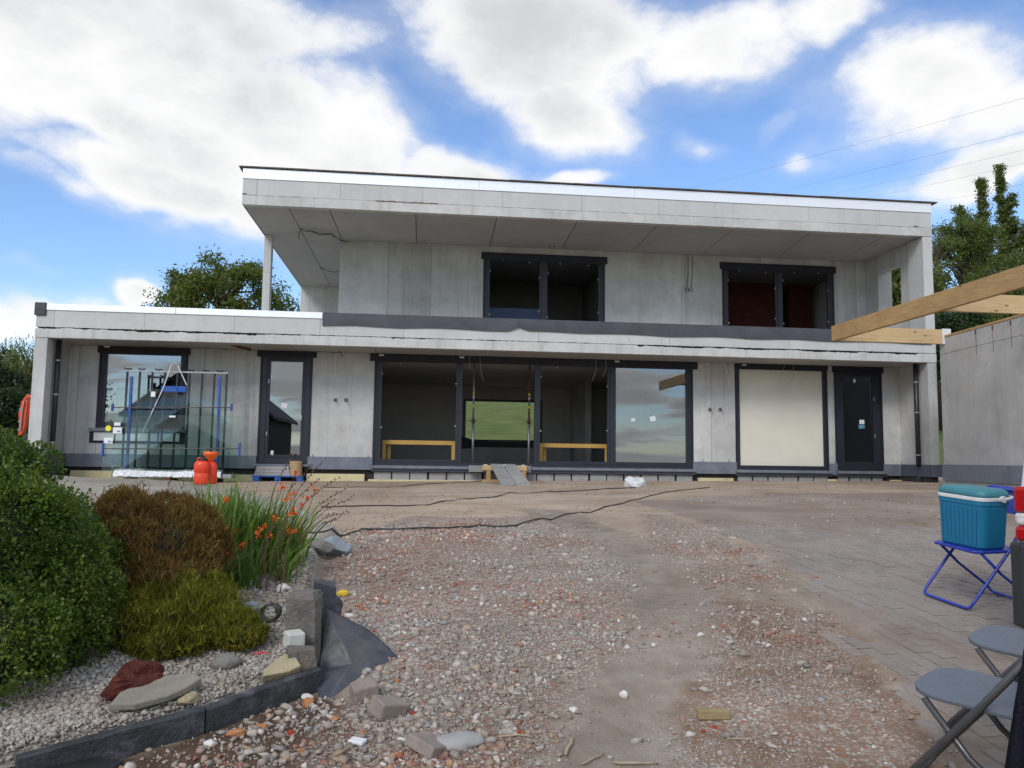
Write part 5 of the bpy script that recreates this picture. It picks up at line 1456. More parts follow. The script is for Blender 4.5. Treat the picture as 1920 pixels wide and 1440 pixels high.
# ------------------------------------------------------------------ edging, rocks and debris
def rock(name, label, cat, px, py, size, mat, rz=0.0, seed=1, sharp=.30, up=None, tilt=(0, 0), sub=3, group=None, facets=True, sink=.18, at=None):
    q = G(px, py) if at is None else np.array(at, float)
    bm = bmesh.new(); bmesh.ops.create_icosphere(bm, subdivisions=sub, radius=1)
    rs = random.Random(seed)
    planes = [(Vector((rs.gauss(0, 1), rs.gauss(0, 1), rs.gauss(0, 1))).normalized(), rs.uniform(.62, .92)) for _ in range(11)] if facets else []
    for v in bm.verts:
        for pn, pd_ in planes:
            dd_ = v.co.dot(pn)
            if dd_ > pd_: v.co -= pn * (dd_ - pd_)
        k = 1 + sharp * (float(fbm(v.co.x * 1.8 + seed * 3.1, v.co.y * 1.8 + v.co.z * 2.3, 4, seed)) - .5)
        v.co = Vector((v.co.x * size[0] / 2 * k, v.co.y * size[1] / 2 * k, v.co.z * size[2] / 2 * k))
    me = bpy.data.meshes.new(name); bm.to_mesh(me); bm.free(); me.materials.append(M[mat])
    z = (gzf(q[0], q[1]) if up is None else up) + size[2] / 2 * (1 - 2 * sink)
    o = link(name, me, None, (q[0], q[1], z)); o.rotation_euler = (tilt[0], tilt[1], rz)
    for p in me.polygons: p.use_smooth = not facets
    return tag(o, label, cat, group)
def slab(name, label, cat, px, py, size, mat, rz=0.0, tilt=(0, 0), seed=1, lift=0.0, group=None, bevel=.006, rough=.0, poly=None, at=None):
    q = G(px, py) if at is None else at
    rs = random.Random(seed); a, b, c = (s / 2 for s in size)
    mb = MB()
    if poly is None:
        mb.add([(sx_ * a * (1 + rs.uniform(-rough, rough)), sy_ * b * (1 + rs.uniform(-rough, rough)), sz_ * c * (1 + rs.uniform(-rough, rough))) for sz_ in (-1, 1) for sx_, sy_ in ((-1, -1), (1, -1), (1, 1), (-1, 1))],
               [(0, 3, 2, 1), (4, 5, 6, 7), (0, 1, 5, 4), (1, 2, 6, 5), (2, 3, 7, 6), (3, 0, 4, 7)])
    else:
        mb.prism([(x * a, y * b, -c) for x, y in poly], (0, 0, size[2]))
    z = gzf(q[0], q[1]) + c + lift
    o = mb.build(name, M[mat], None, bevel=bevel, seg=2)
    o.location = (q[0], q[1], z); o.rotation_euler = (tilt[0], tilt[1], rz)
    return tag(o, label, cat, group)

# edging stones of the bed
def kerbstone(label, pa, pb, h=.17, th=.05, mat='kerb', zoff=0.0):
    a, b = G(*pa, gz0), G(*pb, gz0)
    za, zb_ = float(gz0(a[0], a[1])), float(gz0(b[0], b[1]))
    d_ = (b - a)[:2]; L_ = np.linalg.norm(d_); d_ /= L_; n_ = np.array([-d_[1], d_[0]]) * th
    P = []
    m_ = 12
    for i in range(m_ + 1):
        t = i / m_; x, y = a[0] + (b[0] - a[0]) * t, a[1] + (b[1] - a[1]) * t; z = za + (zb_ - za) * t + zoff
        j = random.uniform(-.006, .004)
        P += [(x, y, z - .08), (x, y, z + h + j - .008), (x + n_[0] * .15, y + n_[1] * .15, z + h + j), (x + n_[0], y + n_[1], z + h + j * .4), (x + n_[0], y + n_[1], z - .08)]
    Fq = [(i * 5 + j, i * 5 + (j + 1) % 5, i * 5 + 5 + (j + 1) % 5, i * 5 + 5 + j) for i in range(m_) for j in range(5)] + [(0, 1, 2, 3, 4)[::-1], tuple(m_ * 5 + j for j in range(5))]
    o = MB().add(P, Fq).build('edging_stone', M[mat], None, origin=a)
    tag(o, label, 'edging stone', 'edging stones of the flower bed')
kerbstone('long dark edging stone in front of the red lava rock', (30, 1480), (382, 1377), .118)
kerbstone('long dark edging stone ending at the torn bitumen sheet', (386, 1376), (600, 1294), .112)
kerbstone('short dark edging stone in the bottom left corner', (-160, 1425), (38, 1408), .12, .16)
q = G(45, 1447, gz0)
slab('board', 'black board lying in the bottom left corner', 'board', 30, 1460, (.75, .25, .03), 'blackplastic', -.18, (0, 0), lift=.015)

rock('lava_rock', 'dark red lava rock lying on the flat stone slab', 'rock', 243, 1312, (.28, .17, .185), 'lava', R(24), 4, .75, facets=True, sink=.12, sub=4, tilt=(0, R(-14)))
fs = slab('stone_slab', 'tan layered flat stone under the red lava rock', 'stone slab', 292, 1318, (.40, .20, .035), 'flagstone', R(24), (R(14), R(-5)), 3, lift=.035, poly=[(-1, -.6), (-.5, -1), (.2, -.85), (.62, -.5), (1, .1), (.82, .75), (.3, 1), (-.3, .8), (-.75, .3)], bevel=.008)
rock('stone', 'rounded grey stone at the right edge of the green heather', 'rock', 424, 1252, (.15, .12, .09), 'greyrock', .3, 7, .3, facets=False)
rock('stone', 'small pale ochre stone half under the flat slab', 'rock', 352, 1318, (.12, .09, .06), 'paleochre', .5, 9, .3)
slab('concrete_cube', 'small light grey concrete block before the stone post', 'block', 550, 1236, (.095, .085, .085), 'lightstone', R(28), (R(6), 0), 5, lift=.06, rough=.03, bevel=.010)
slab('ochre_stone', 'ochre faced flat stone leaning on the edging', 'rock', 522, 1272, (.20, .12, .06), 'paleochre', R(28), (R(34), R(-6)), 6, lift=.02, poly=[(-1, -.8), (.3, -1), (1, -.7), (.9, .5), (.5, 1), (-.2, .5), (-.8, -.1)])
slab('stone', 'dark flat stone wedged between ochre stone and post', 'rock', 562, 1266, (.16, .07, .14), 'poststone', R(20), (0, 0), 8, rough=.2)
rock('stone', 'blue grey angular quarry stone behind the orange flowers', 'rock', 628, 1040, (.30, .22, .20), 'bluerock', .4, 12, .25, sub=3)
rock('stone', 'grey green boulder half hidden at the foot of the flowers', 'rock', 598, 1036, (.26, .22, .16), 'greyrock', .2, 14, .25)
rock('stone', 'pale stone beside the dark broken post top', 'rock', 532, 1110, (.10, .08, .07), 'whitestone', .2, 15, .3)
rock('stone', 'grey flat stone under the wire coil', 'rock', 455, 1150, (.22, .16, .10), 'bluerock', .2, 16, .2)
# upright stone post with a broken slate cap
pp = G(568, 1262, gz0); pzg = float(gz0(pp[0], pp[1]))
post = thing('stone_post', 'short weathered stone post with a dark broken cap at the bed corner', 'stone post', (pp[0], pp[1], pzg))
mb = MB(); 
P0 = [(-.085, -.06), (.07, -.08), (.095, -.03), (.09, .06), (-.08, .07)]
V = []
for zz_, s_, dx_ in ((-.05, 1.0, 0), (.2, .98, -.004), (.40, 1.0, -.01), (.43, .8, -.01)):
    V += [(pp[0] + x * s_ + dx_, pp[1] + y * s_, pzg + zz_ + (.02 * random.random() if zz_ > .3 else 0)) for x, y in P0]
mb.add(V, [(i * 5 + k, i * 5 + (k + 1) % 5, i * 5 + 5 + (k + 1) % 5, i * 5 + 5 + k) for i in range(3) for k in range(5)] + [(0, 1, 2, 3, 4)[::-1], (15, 16, 17, 18, 19)])
sh_ = mb.build('shaft', M['poststone'], post)
bm = bmesh.new(); bm.from_mesh(sh_.data); bmesh.ops.subdivide_edges(bm, edges=bm.edges, cuts=5, use_grid_fill=True)
for v in bm.verts:
    k = .022 * (float(fbm(v.co.x * 14 + 3, v.co.z * 9 + v.co.y * 11, 4, 6)) - .5)
    v.co += Vector((k, k * .7, k * (1.6 if v.co.z > .33 else .2)))
bm.to_mesh(sh_.data); bm.free()
rock('broken_slate', 'dark broken slate lump behind the top of the stone post', 'rock', 0, 0, (.24, .2, .20), 'slate', .5, 21, .4, at=(pp[0] + .06, pp[1] + .32, 0), up=pzg + .30, tilt=(.3, .4), sink=.5)
slab('stone', 'second dark upright stone just behind the post', 'rock', 0, 0, (.12, .10, .42), 'slate', R(12), (.05, .03), 22, at=np.array([pp[0] + .06, pp[1] + .26, 0]), rough=.15)
# wire coil
wc = G(500, 1168); wz = gzf(wc[0], wc[1]) + .055
P = []
for k in range(64):
    a = k * .42; P.append((wc[0] + .05 * math.cos(a) + .0004 * k, wc[1] + .03 * math.sin(a) + .001 * k, wz + .045 * math.sin(a) * (1 + .1 * math.sin(k))))
tag(MB().tube(P, .0045, 5).build('wire_coil', M['cable_dark'], None, smooth=True, origin=(wc[0], wc[1], wz - .1)), 'coil of black wire lying left of the stone post', 'wire coil')
# torn dark sheet leaning from the post down to the rubble
sh = [W(*p_, Y=yy) for p_, yy in (((607, 1146), 0), )] if False else None
def rp(px, py, d): return CAM + ray(px, py) * d
corners = {'tl': rp(612, 1142, 4.50), 'tr': rp(690, 1180, 4.55), 'r': rp(768, 1258, 4.42), 'br': rp(700, 1283, 4.22), 'bm': rp(656, 1290, 4.12), 'bl': rp(597, 1340, 3.86), 'l': rp(596, 1262, 4.28)}
keys = ['tl', 'tr', 'r', 'br', 'bm', 'bl', 'l']
ctr = sum(corners[k] for k in keys) / 7 + np.array([.0, -.01, .015])
bnd, raw = [], []
for a, b in zip(keys, keys[1:] + keys[:1]):
    for t in np.linspace(0, 1, 13)[:-1]:
        q = corners[a] * (1 - t) + corners[b] * t
        rg = .011 if a in ('r', 'br', 'bm') else .003
        raw.append(q); bnd.append(q + np.array([random.gauss(0, rg), random.gauss(0, rg * .5), random.gauss(0, rg * .7)]))
V = []; nb = len(bnd); rings_ = 14
for j in range(rings_):
    s_ = 1 - j / rings_
    for q, q0 in zip(bnd, raw):
        p_ = ctr + ((q if j == 0 else q0) - ctr) * s_
        k1 = float(fbm(p_[0] * 5, p_[2] * 5 + p_[1] * 3, 3, 17)) - .5; k2 = float(fbm(p_[0] * 22, p_[2] * 22 + p_[1] * 9, 2, 5)) - .5
        V.append(p_ + np.array([0, -1, 1]) * (.045 * k1 + .008 * k2))
V.append(ctr + np.array([0, -1, 1]) * .045 * (float(fbm(ctr[0] * 5, ctr[2] * 5 + ctr[1] * 3, 3, 17)) - .5))
Fq = [(j * nb + k, j * nb + (k + 1) % nb, (j + 1) * nb + (k + 1) % nb, (j + 1) * nb + k) for j in range(rings_ - 1) for k in range(nb)] + [((rings_ - 1) * nb + k, (rings_ - 1) * nb + (k + 1) % nb, len(V) - 1) for k in range(nb)]
so = MB().add(V, Fq).build('bitumen_sheet', M['slateblue'], None, smooth=True, origin=corners['bl'])
sm = so.modifiers.new('Solidify', 'SOLIDIFY'); sm.thickness = .006
tag(so, 'torn dark blue grey bitumen sheet draped beside the stone post over the rubble', 'bitumen sheet')

# debris
slab('broken_paver', 'half paver with a cement crust, lower one beside the torn sheet', 'paver', 727, 1345, (.15, .11, .085), 'paverold', R(38), (R(12), R(10)), 31, rough=.08, bevel=.010)
slab('broken_paver', 'half paver, upper one tucked under the torn sheet edge', 'paver', 682, 1312, (.13, .10, .08), 'paverold', R(20), (R(10), R(-6)), 32, rough=.1, bevel=.010)
slab('paving_tile', 'square grey tile lying tilted near the bottom of the picture', 'tile', 805, 1408, (.15, .15, .05), 'paverold', R(52), (R(14), R(12)), 33, rough=.06, bevel=.006)
rock('mortar_lump', 'rounded sandy mortar lump right of the tilted tile', 'rock', 860, 1395, (.24, .17, .07), 'block', .3, 34, .3, facets=False, sink=.35)
slab('brick', 'ochre brick piece lying alone on the dirt track', 'brick', 1337, 1347, (.15, .05, .045), 'ochrebrick', R(-4), (0, 0), 35, rough=.06, bevel=.006)
slab('brick', 'small grey brick piece near the paving edge', 'brick', 1582, 1262, (.075, .035, .03), 'paverold', R(8), (0, 0), 36, rough=.1)
so = slab('socket_plate', 'white plastic socket plate lying in the wet soil', 'socket plate', 670, 1394, (.075, .045, .018), 'whiteplastic', R(-30), (R(8), 0), 37, bevel=.005)
rock('foam_lump', 'bright yellow foam lump on the rubble behind the stone post', 'foam', 643, 1117, (.09, .06, .05), 'yellowfoam2', .3, 38, .5, facets=False)
rock('foam_lump', 'small yellow foam crumb left of the bright yellow lump', 'foam', 615, 1128, (.04, .03, .03), 'yellowfoam2', .3, 39, .5, facets=False)
white = [(1169, 1309, .05, .045, .05, 'egg shaped white stone standing on the grey track'), (1048, 1236, .085, .03, .03, 'long white rubble piece at the right rim of the rubble'), (752, 1392, .05, .035, .03, 'white angular stone right of the socket plate'),
         (940, 1247, .07, .02, .012, 'pair of thin white slats on the rubble'), (980, 1210, .05, .03, .025, 'white chip on the rubble above the slats'), (500, 1322, .12, .05, .03, 'pale flat stone leaning against the edging stone'),
         (575, 1310, .08, .06, .03, 'pale cream shard below the edging stone end'), (1075, 1335, .05, .04, .03, 'pale lump at the rim of the grey track'), (1226, 1213, .045, .035, .03, 'pale round stone on the upper track'), (1512, 1252, .05, .04, .035, 'brownish round stone on the brown soil')]
for k, (a, b, x, y, z, lb) in enumerate(white):
    rock('stone', lb, 'rock', a, b, (x, y, z), 'whitestone' if k != 9 else 'greyrock', random.uniform(0, 3), 60 + k, .35, sub=2)
orange = [(440, 1378, .13, .09, .06, 'orange', 'largest crumbly orange brick lump below the edging stone'), (490, 1366, .08, .06, .05, 'orange', 'orange brick lump right of the largest crumbly one'), (578, 1322, .10, .08, .07, 'orange', 'orange brick lump under the left tip of the torn sheet'),
          (628, 1350, .06, .05, .04, 'orange', 'tan orange lump just right of the torn sheet tip'), (566, 1410, .06, .05, .04, 'orange', 'orange brick crumb alone in the wet soil'), (680, 1378, .06, .05, .04, 'orange', 'orange brick lump above the socket plate'),
          (545, 1376, .06, .045, .035, 'red', 'red brick lump in the wet soil'), (775, 1340, .05, .045, .035, 'red', 'red brick lump right of the cement crusted paver'), (702, 1186, .045, .035, .03, 'red', 'bright red brick lump above the torn sheet'),
          (712, 1206, .05, .04, .035, 'orange', 'orange brick lump at the upper edge of the torn sheet'), (1340, 1365, .04, .03, .02, 'red', 'red brick chip right below the ochre brick'), (1318, 1372, .05, .03, .02, 'red', 'flat red brick chip left below the ochre brick'),
          (972, 1375, .05, .03, .03, 'red', 'red brick chip near the rubble rim'), (745, 1278, .05, .04, .03, 'orange', 'orange brick chip below the right tip of the torn sheet')]
for k, (a, b, x, y, z, cc, lb) in enumerate(orange):
    rock('brick_lump', lb, 'brick lump', a, b, (x * .78, y * .78, z * .75), 'orangebrick' if cc == 'orange' else 'redbrick', random.uniform(0, 3), 90 + k, .7, sub=2, sink=.3)
def stick(label, pa, pb, r=.005):
    a, b = G(*pa), G(*pb); P = []
    for t in np.linspace(0, 1, 6):
        q = a + (b - a) * t; P.append((q[0] + random.gauss(0, .004), q[1] + random.gauss(0, .004), gzf(q[0], q[1]) + r + .006))
    tag(MB().tube(P, [r * .7, r, r, r * .9, r * .8, r * .5], 6).build('stick', M['stick'], None, smooth=True, origin=a), label, 'stick', 'dry sticks on the track')
stick('forked looking dry stick left of the grey track', (1060, 1420), (1078, 1388), .008)
stick('thin pale stick lying slanted at the bottom of the track', (1092, 1438), (1132, 1416), .005)
stick('long straight pale stick at the bottom edge of the track', (1150, 1434), (1232, 1435), .006)
stick('thin pale lath lying across the rubble rim', (930, 1386), (1000, 1387), .005)
stick('thin lath right of the ochre brick', (1365, 1391), (1420, 1390), .004)
P = [G(a, b, up=.012) for a, b in ((472, 1224), (482, 1226), (493, 1223), (502, 1227))]
tag(MB().tube(P, .006, 4).build('tape_scrap', M['redtape'], None, origin=P[0]), 'scrap of red tape on the pale gravel', 'tape')
# ------------------------------------------------------------------ plants
def unit(v): return v / (np.linalg.norm(v, axis=-1, keepdims=True) + 1e-9)
def leaves(name, C, A, L, Wd, mat, parent, fold=.0):
    """rhombic leaves: centres C, long axes A, lengths L, widths Wd"""
    n = len(C); A = unit(A)
    Bv = unit(np.cross(A, unit(rng.normal(0, 1, (n, 3)))))
    Nn = np.cross(A, Bv)
    L = np.broadcast_to(np.asarray(L, float), (n,))[:, None]; Wd = np.broadcast_to(np.asarray(Wd, float), (n,))[:, None]
    V = np.stack([C - A * L / 2, C + Bv * Wd / 2 - A * L * .05 + Nn * Wd * fold, C + A * L / 2, C - Bv * Wd / 2 - A * L * .05 + Nn * Wd * fold], 1).reshape(-1, 3)
    F = np.arange(n * 4).reshape(-1, 4)
    return amesh(name, V, F, mat, parent)

def lump_points(lumps, n, shell):
    """points near the surface of a union of ellipsoids, with outward normals"""
    w = np.array([l[3] * l[4] + l[4] * l[5] + l[3] * l[5] for l in lumps]); w = w / w.sum()
    which = rng.choice(len(lumps), n, p=w)
    L = np.array(lumps)[which]
    d = unit(rng.normal(0, 1, (n, 3)))
    rough = .88 + .28 * fbm(d[:, 0] * 2.6 + which * 5.1 + d[:, 2] * 1.3, d[:, 1] * 2.6 + d[:, 2] * 2.2, 4, 3)
    k = rough * (1 - shell * rng.random(n) ** 1.8)
    P = L[:, :3] + d * L[:, 3:6] * k[:, None]
    nrm = unit(d / L[:, 3:6])
    ok = np.ones(n, bool)
    for l in lumps:                     # drop what lies deep inside another lump
        q = (P - np.array(l[:3])) / np.array(l[3:6])
        ok &= (q ** 2).sum(1) > .45
    return P[ok], nrm[ok]
def core(name, lumps, mat, parent, s=.80):
    bm = bmesh.new()
    for l in lumps:
        r = bmesh.ops.create_icosphere(bm, subdivisions=3, radius=1)
        for v in r['verts']:
            k = s * (.88 + .24 * float(fbm(v.co.x * 2.5, v.co.y * 2.5 + v.co.z * 1.7, 3, 7)))
            v.co = Vector((l[0] + v.co.x * l[3] * k - ORG[parent][0], l[1] + v.co.y * l[4] * k - ORG[parent][1], l[2] + v.co.z * l[5] * k - ORG[parent][2]))
    me = bpy.data.meshes.new(name); bm.to_mesh(me); bm.free(); me.materials.append(mat)
    return link(name, me, parent)

def bush(name, label, lumps, n, L, Wd, leaf, shell=.26, upbias=.3, cat='shrub', corescale=.68, group=None):
    base = (lumps[0][0], lumps[0][1], gzf(lumps[0][0], lumps[0][1]))
    t = thing(name, label, cat, base, group=group)
    main = list(lumps)
    for l in main:                      # smaller clumps breaking the outline
        for k in range(13):
            d = unit(rng.normal(0, 1, 3)); d[2] = abs(d[2]) * 1.0 if rng.random() < .75 else d[2]
            f = rng.uniform(.26, .46)
            lumps = lumps + [tuple(np.array(l[:3]) + d * np.array(l[3:6]) * rng.uniform(.74, .92)) + tuple(np.array(l[3:6]).mean() * f * rng.uniform(.8, 1.2, 3))]
    P, Nn = lump_points(lumps, n, shell)
    g = gz(P[:, 0], P[:, 1]); ok = P[:, 2] > g + .01; P, Nn = P[ok], Nn[ok]
    A = Nn * .8 + rng.normal(0, .55, P.shape) + np.array([0, 0, upbias])
    m = len(P)
    # stray shoots that break the outline
    ns = max(200, m // 150); pick = rng.choice(m, ns); kk = 9
    dirs = unit(Nn[pick] * .7 + rng.normal(0, .35, (ns, 3)) + np.array([.12, 0, .75]))
    ln = rng.uniform(.02, .115, ns) * (L / .022) ** .3
    tt = (np.arange(kk) / (kk - 1))[None, :, None]
    SP = (P[pick][:, None] + dirs[:, None] * ln[:, None, None] * tt + rng.normal(0, .004, (ns, kk, 3))).reshape(-1, 3)
    SA = (np.repeat(dirs, kk, 0) * .8 + rng.normal(0, .6, (ns * kk, 3)))
    P = np.concatenate([P, SP]); A = np.concatenate([A, SA]); m = len(P)
    leaves('foliage', P, A, L * rng.uniform(.5, 1.6, m), Wd * rng.uniform(.6, 1.5, m), leaf, t, .15)
    core('shade_core', main, M['twig_shade'], t, corescale)  # added solid near-black filler: paints the inner shade and blocks the view through
    # a few stems down to the soil
    for k in range(5):
        l = main[k % len(main)]; mb = MB()
        x, y = l[0] + random.uniform(-.3, .3) * l[3], l[1] + random.uniform(-.3, .3) * l[4]
        mb.tube([(x, y, gzf(x, y) - .03), (x + .02, y, l[2] - .2 * l[5]), (l[0] + random.uniform(-.2, .2) * l[3], l[1], l[2] + .2 * l[5])], [.014, .011, .007], 6)
        mb.build('stem', M['twig_shade'], t)
    return t

def L3(px, py, d, rx, ry, rz_):
    q = CAM + ray(px, py) * d
    return (q[0], q[1], q[2], rx, ry, rz_)
def px2m(p, d): return p / FPX * d

# box shrubs at the left edge: a tall one cut off by the frame and a lower round one
bush('box_shrub', 'tall dark green box shrub cut off by the left edge', [L3(-60, 1080, 3.9, .40, .45, .62), L3(-20, 960, 4.2, .26, .35, .40), L3(-140, 960, 4.2, .40, .45, .50), L3(30, 1130, 4.0, .28, .35, .42), L3(-30, 1210, 3.7, .34, .3, .34), L3(20, 900, 4.5, .12, .2, .22)],
     130000, .0185, .012, M['boxleaf'])
bush('box_shrub', 'lower rounded green box shrub between tall shrub and russet heather', [L3(84, 1070, 4.3, .34, .36, .36), L3(104, 1150, 4.1, .29, .3, .34), L3(64, 990, 4.7, .24, .3, .18), L3(134, 1025, 4.6, .17, .26, .19), L3(34, 1200, 3.9, .28, .26, .24), L3(150, 1095, 4.15, .14, .2, .26)],
     130000, .018, .0115, M['boxleaf'])
bush('heather', 'russet brown heather cushion behind the box shrub', [L3(289, 1035, 4.95, .38, .42, .30), L3(339, 1010, 5.1, .22, .3, .22), L3(224, 1000, 5.15, .24, .3, .24), L3(329, 1105, 4.7, .24, .28, .17), L3(234, 1095, 4.65, .20, .28, .20), L3(374, 1060, 4.9, .12, .2, .15)],
     100000, .046, .006, M['heather_brown'], .30, .9, 'heather', .84)
bush('heather', 'olive green heather cushion low over the pale gravel', [L3(455, 1188, 4.35, .13, .18, .085), L3(385, 1128, 4.65, .17, .2, .13), L3(329, 1160, 4.45, .36, .30, .15), L3(414, 1180, 4.4, .16, .2, .11), L3(264, 1170, 4.35, .22, .24, .15), L3(314, 1205, 4.25, .22, .18, .10)],
     80000, .044, .006, M['heather_green'], .30, .9, 'heather', .82)

# montbretia: sword leaves, brown seed stems, orange flowers
mb0 = G(500, 1075)
mont = thing('montbretia', 'clump of sword leaved plants with small orange flowers beside the heather', 'flower', (mb0[0], mb0[1], gzf(mb0[0], mb0[1])))
def blades(bases, heights, leans, width):
    n = len(bases); S = 6; V = []; F = []
    V = np.zeros((n, S + 1, 2, 3))
    for s_ in range(S + 1):
        t = s_ / S
        c = bases + np.stack([leans[:, 0] * t ** 1.7, leans[:, 1] * t ** 1.7, heights * (t - .18 * t ** 3 * leans[:, 2])], -1)
        w = width * (1 - t ** 2.2) * .5 + .0006
        sd_ = np.stack([np.cos(leans[:, 3]), np.sin(leans[:, 3]), np.zeros(n)], -1)
        V[:, s_, 0] = c - sd_ * w[:, None]; V[:, s_, 1] = c + sd_ * w[:, None]
    F = []
    idx = np.arange(n)[:, None] * (S + 1) * 2
    for s_ in range(S):
        F.append(np.stack([idx[:, 0] + s_ * 2, idx[:, 0] + s_ * 2 + 1, idx[:, 0] + s_ * 2 + 3, idx[:, 0] + s_ * 2 + 2], -1))
    return V.reshape(-1, 3), np.concatenate(F)
cl = [(394, 1080, 5.6, .20, 240, .70, -.06), (439, 1072, 5.7, .17, 270, .72, .0), (494, 1070, 5.6, .18, 260, .62, .06), (539, 1055, 5.75, .12, 100, .50, .10), (414, 1098, 5.0, .10, 60, .36, .06), (529, 1090, 4.9, .08, 34, .34, .10), (454, 1100, 5.1, .09, 36, .34, .0)]
Bs, Hs, Ls, Ws = [], [], [], []
for (px, py, d, sp_, n, h, ln) in cl:
    q = G(px, py)
    b = np.stack([q[0] + rng.normal(0, sp_ * .5, n), q[1] + rng.normal(0, sp_ * .6, n), np.zeros(n)], -1)
    b[:, 2] = gz(b[:, 0], b[:, 1]) - .01
    Bs.append(b); Hs.append(h * rng.uniform(.55, 1.12, n))
    Ls.append(np.stack([rng.normal(ln, .11, n), rng.normal(0, .10, n), rng.uniform(0, 1.6, n), rng.uniform(0, math.pi, n)], -1)); Ws.append(rng.uniform(.011, .024, n))
V, F = blades(np.concatenate(Bs), np.concatenate(Hs), np.concatenate(Ls), np.concatenate(Ws))
amesh('foliage', V, F, M['blade'], mont)
flowers = [(496, 985), (514, 972), (482, 1003), (488, 995), (516, 973), (545, 963), (553, 956), (540, 996), (551, 996), (423, 1033), (401, 1044), (440, 992), (536, 935), (548, 926), (592, 917), (575, 934), (553, 885), (530, 912), (424, 939), (455, 1020), (505, 1003), (565, 948)]
stem = MB()
dcl = 5.55
for k, (px, py) in enumerate(flowers):
    q = CAM + ray(px, py) * (dcl - (.35 if py > 1010 else 0) + random.uniform(-.1, .15))
    b = np.array([q[0] - random.uniform(.04, .16), q[1] + random.uniform(-.04, .1), 0]); b[2] = gzf(b[0], b[1])
    stem.tube([b, (b + q) / 2 + np.array([-.03, 0, .05]), q], [.0035, .003, .002], 5)
    n = rng.integers(7, 13)
    C = q + rng.normal(0, .012, (n, 3)); A = rng.normal(0, 1, (n, 3)) + np.array([.3, -.3, .2])
    leaves('flower', C, A, rng.uniform(.024, .040, n), rng.uniform(.011, .018, n), M['petal'], mont, .2)
seeds = [(610, 862, 520, 1000), (635, 897, 530, 1005), (652, 915, 550, 1010), (664, 934, 560, 1010), (655, 962, 570, 1010), (636, 975, 575, 1020), (600, 898, 525, 1000), (585, 874, 510, 990), (548, 856, 495, 990), (625, 940, 565, 1020)]
for (tx, ty, bx_, by_) in seeds:
    d = 5.55 + random.uniform(-.15, .25)
    a = CAM + ray(bx_, by_) * d; b = CAM + ray(tx, ty) * (d + random.uniform(-.2, .2))
    m_ = (a + b) / 2 + np.array([-.02, 0, .05])
    P = [a, (a + m_) / 2 + np.array([0, 0, .012]), m_, (b + m_) / 2 + np.array([0, 0, .01]), b]
    stem.tube(P, [.003, .0028, .0025, .002, .0012], 5)
    for t in np.linspace(.55, 1, 9):
        q = m_ + (b - m_) * (t - .5) * 2 + np.array([random.gauss(0, .004), random.gauss(0, .004), random.gauss(0, .006) + .006])
        stem.tube([q, q + np.array([random.gauss(0, .006), random.gauss(0, .006), .012])], [.005, .003], 5)
stem.build('flower_stems', M['seedstem'], mont)
# thin dry weeds at the foot of the walls
def weed(label, px, py, h, n, spread, mat='stick'):
    q = G(px, py); mbw = MB()
    for k in range(n):
        a = random.uniform(0, 6.3); r_ = random.uniform(.2, 1) * spread
        e_ = q + np.array([math.cos(a) * r_, math.sin(a) * r_ * .6, h * random.uniform(.5, 1)])
        m_ = (q + e_) / 2 + np.array([0, 0, h * .15])
        mbw.tube([q + np.array([random.gauss(0, .02), random.gauss(0, .02), -.02]), m_, e_], [.005, .004, .002], 4)
        for j in range(5):
            u = m_ + (e_ - m_) * random.random()
            mbw.tube([u, u + np.array([random.gauss(0, .05), random.gauss(0, .05), .05 * random.random()])], [.003, .001], 4)
    o = mbw.build('weed', M[mat], None, origin=(q[0], q[1], gzf(q[0], q[1])))
    tag(o, label, 'weed')
weed('bare dark twiggy weed before the glass rack', 390, 905, .75, 12, .30, 'seedstem')
weed('dry tan weed at the corner between house and garage', 1790, 908, .35, 14, .25, 'stick')
weed('rusty dry weed at the foot of the garage wall', 1822, 905, .40, 10, .22, 'rust')

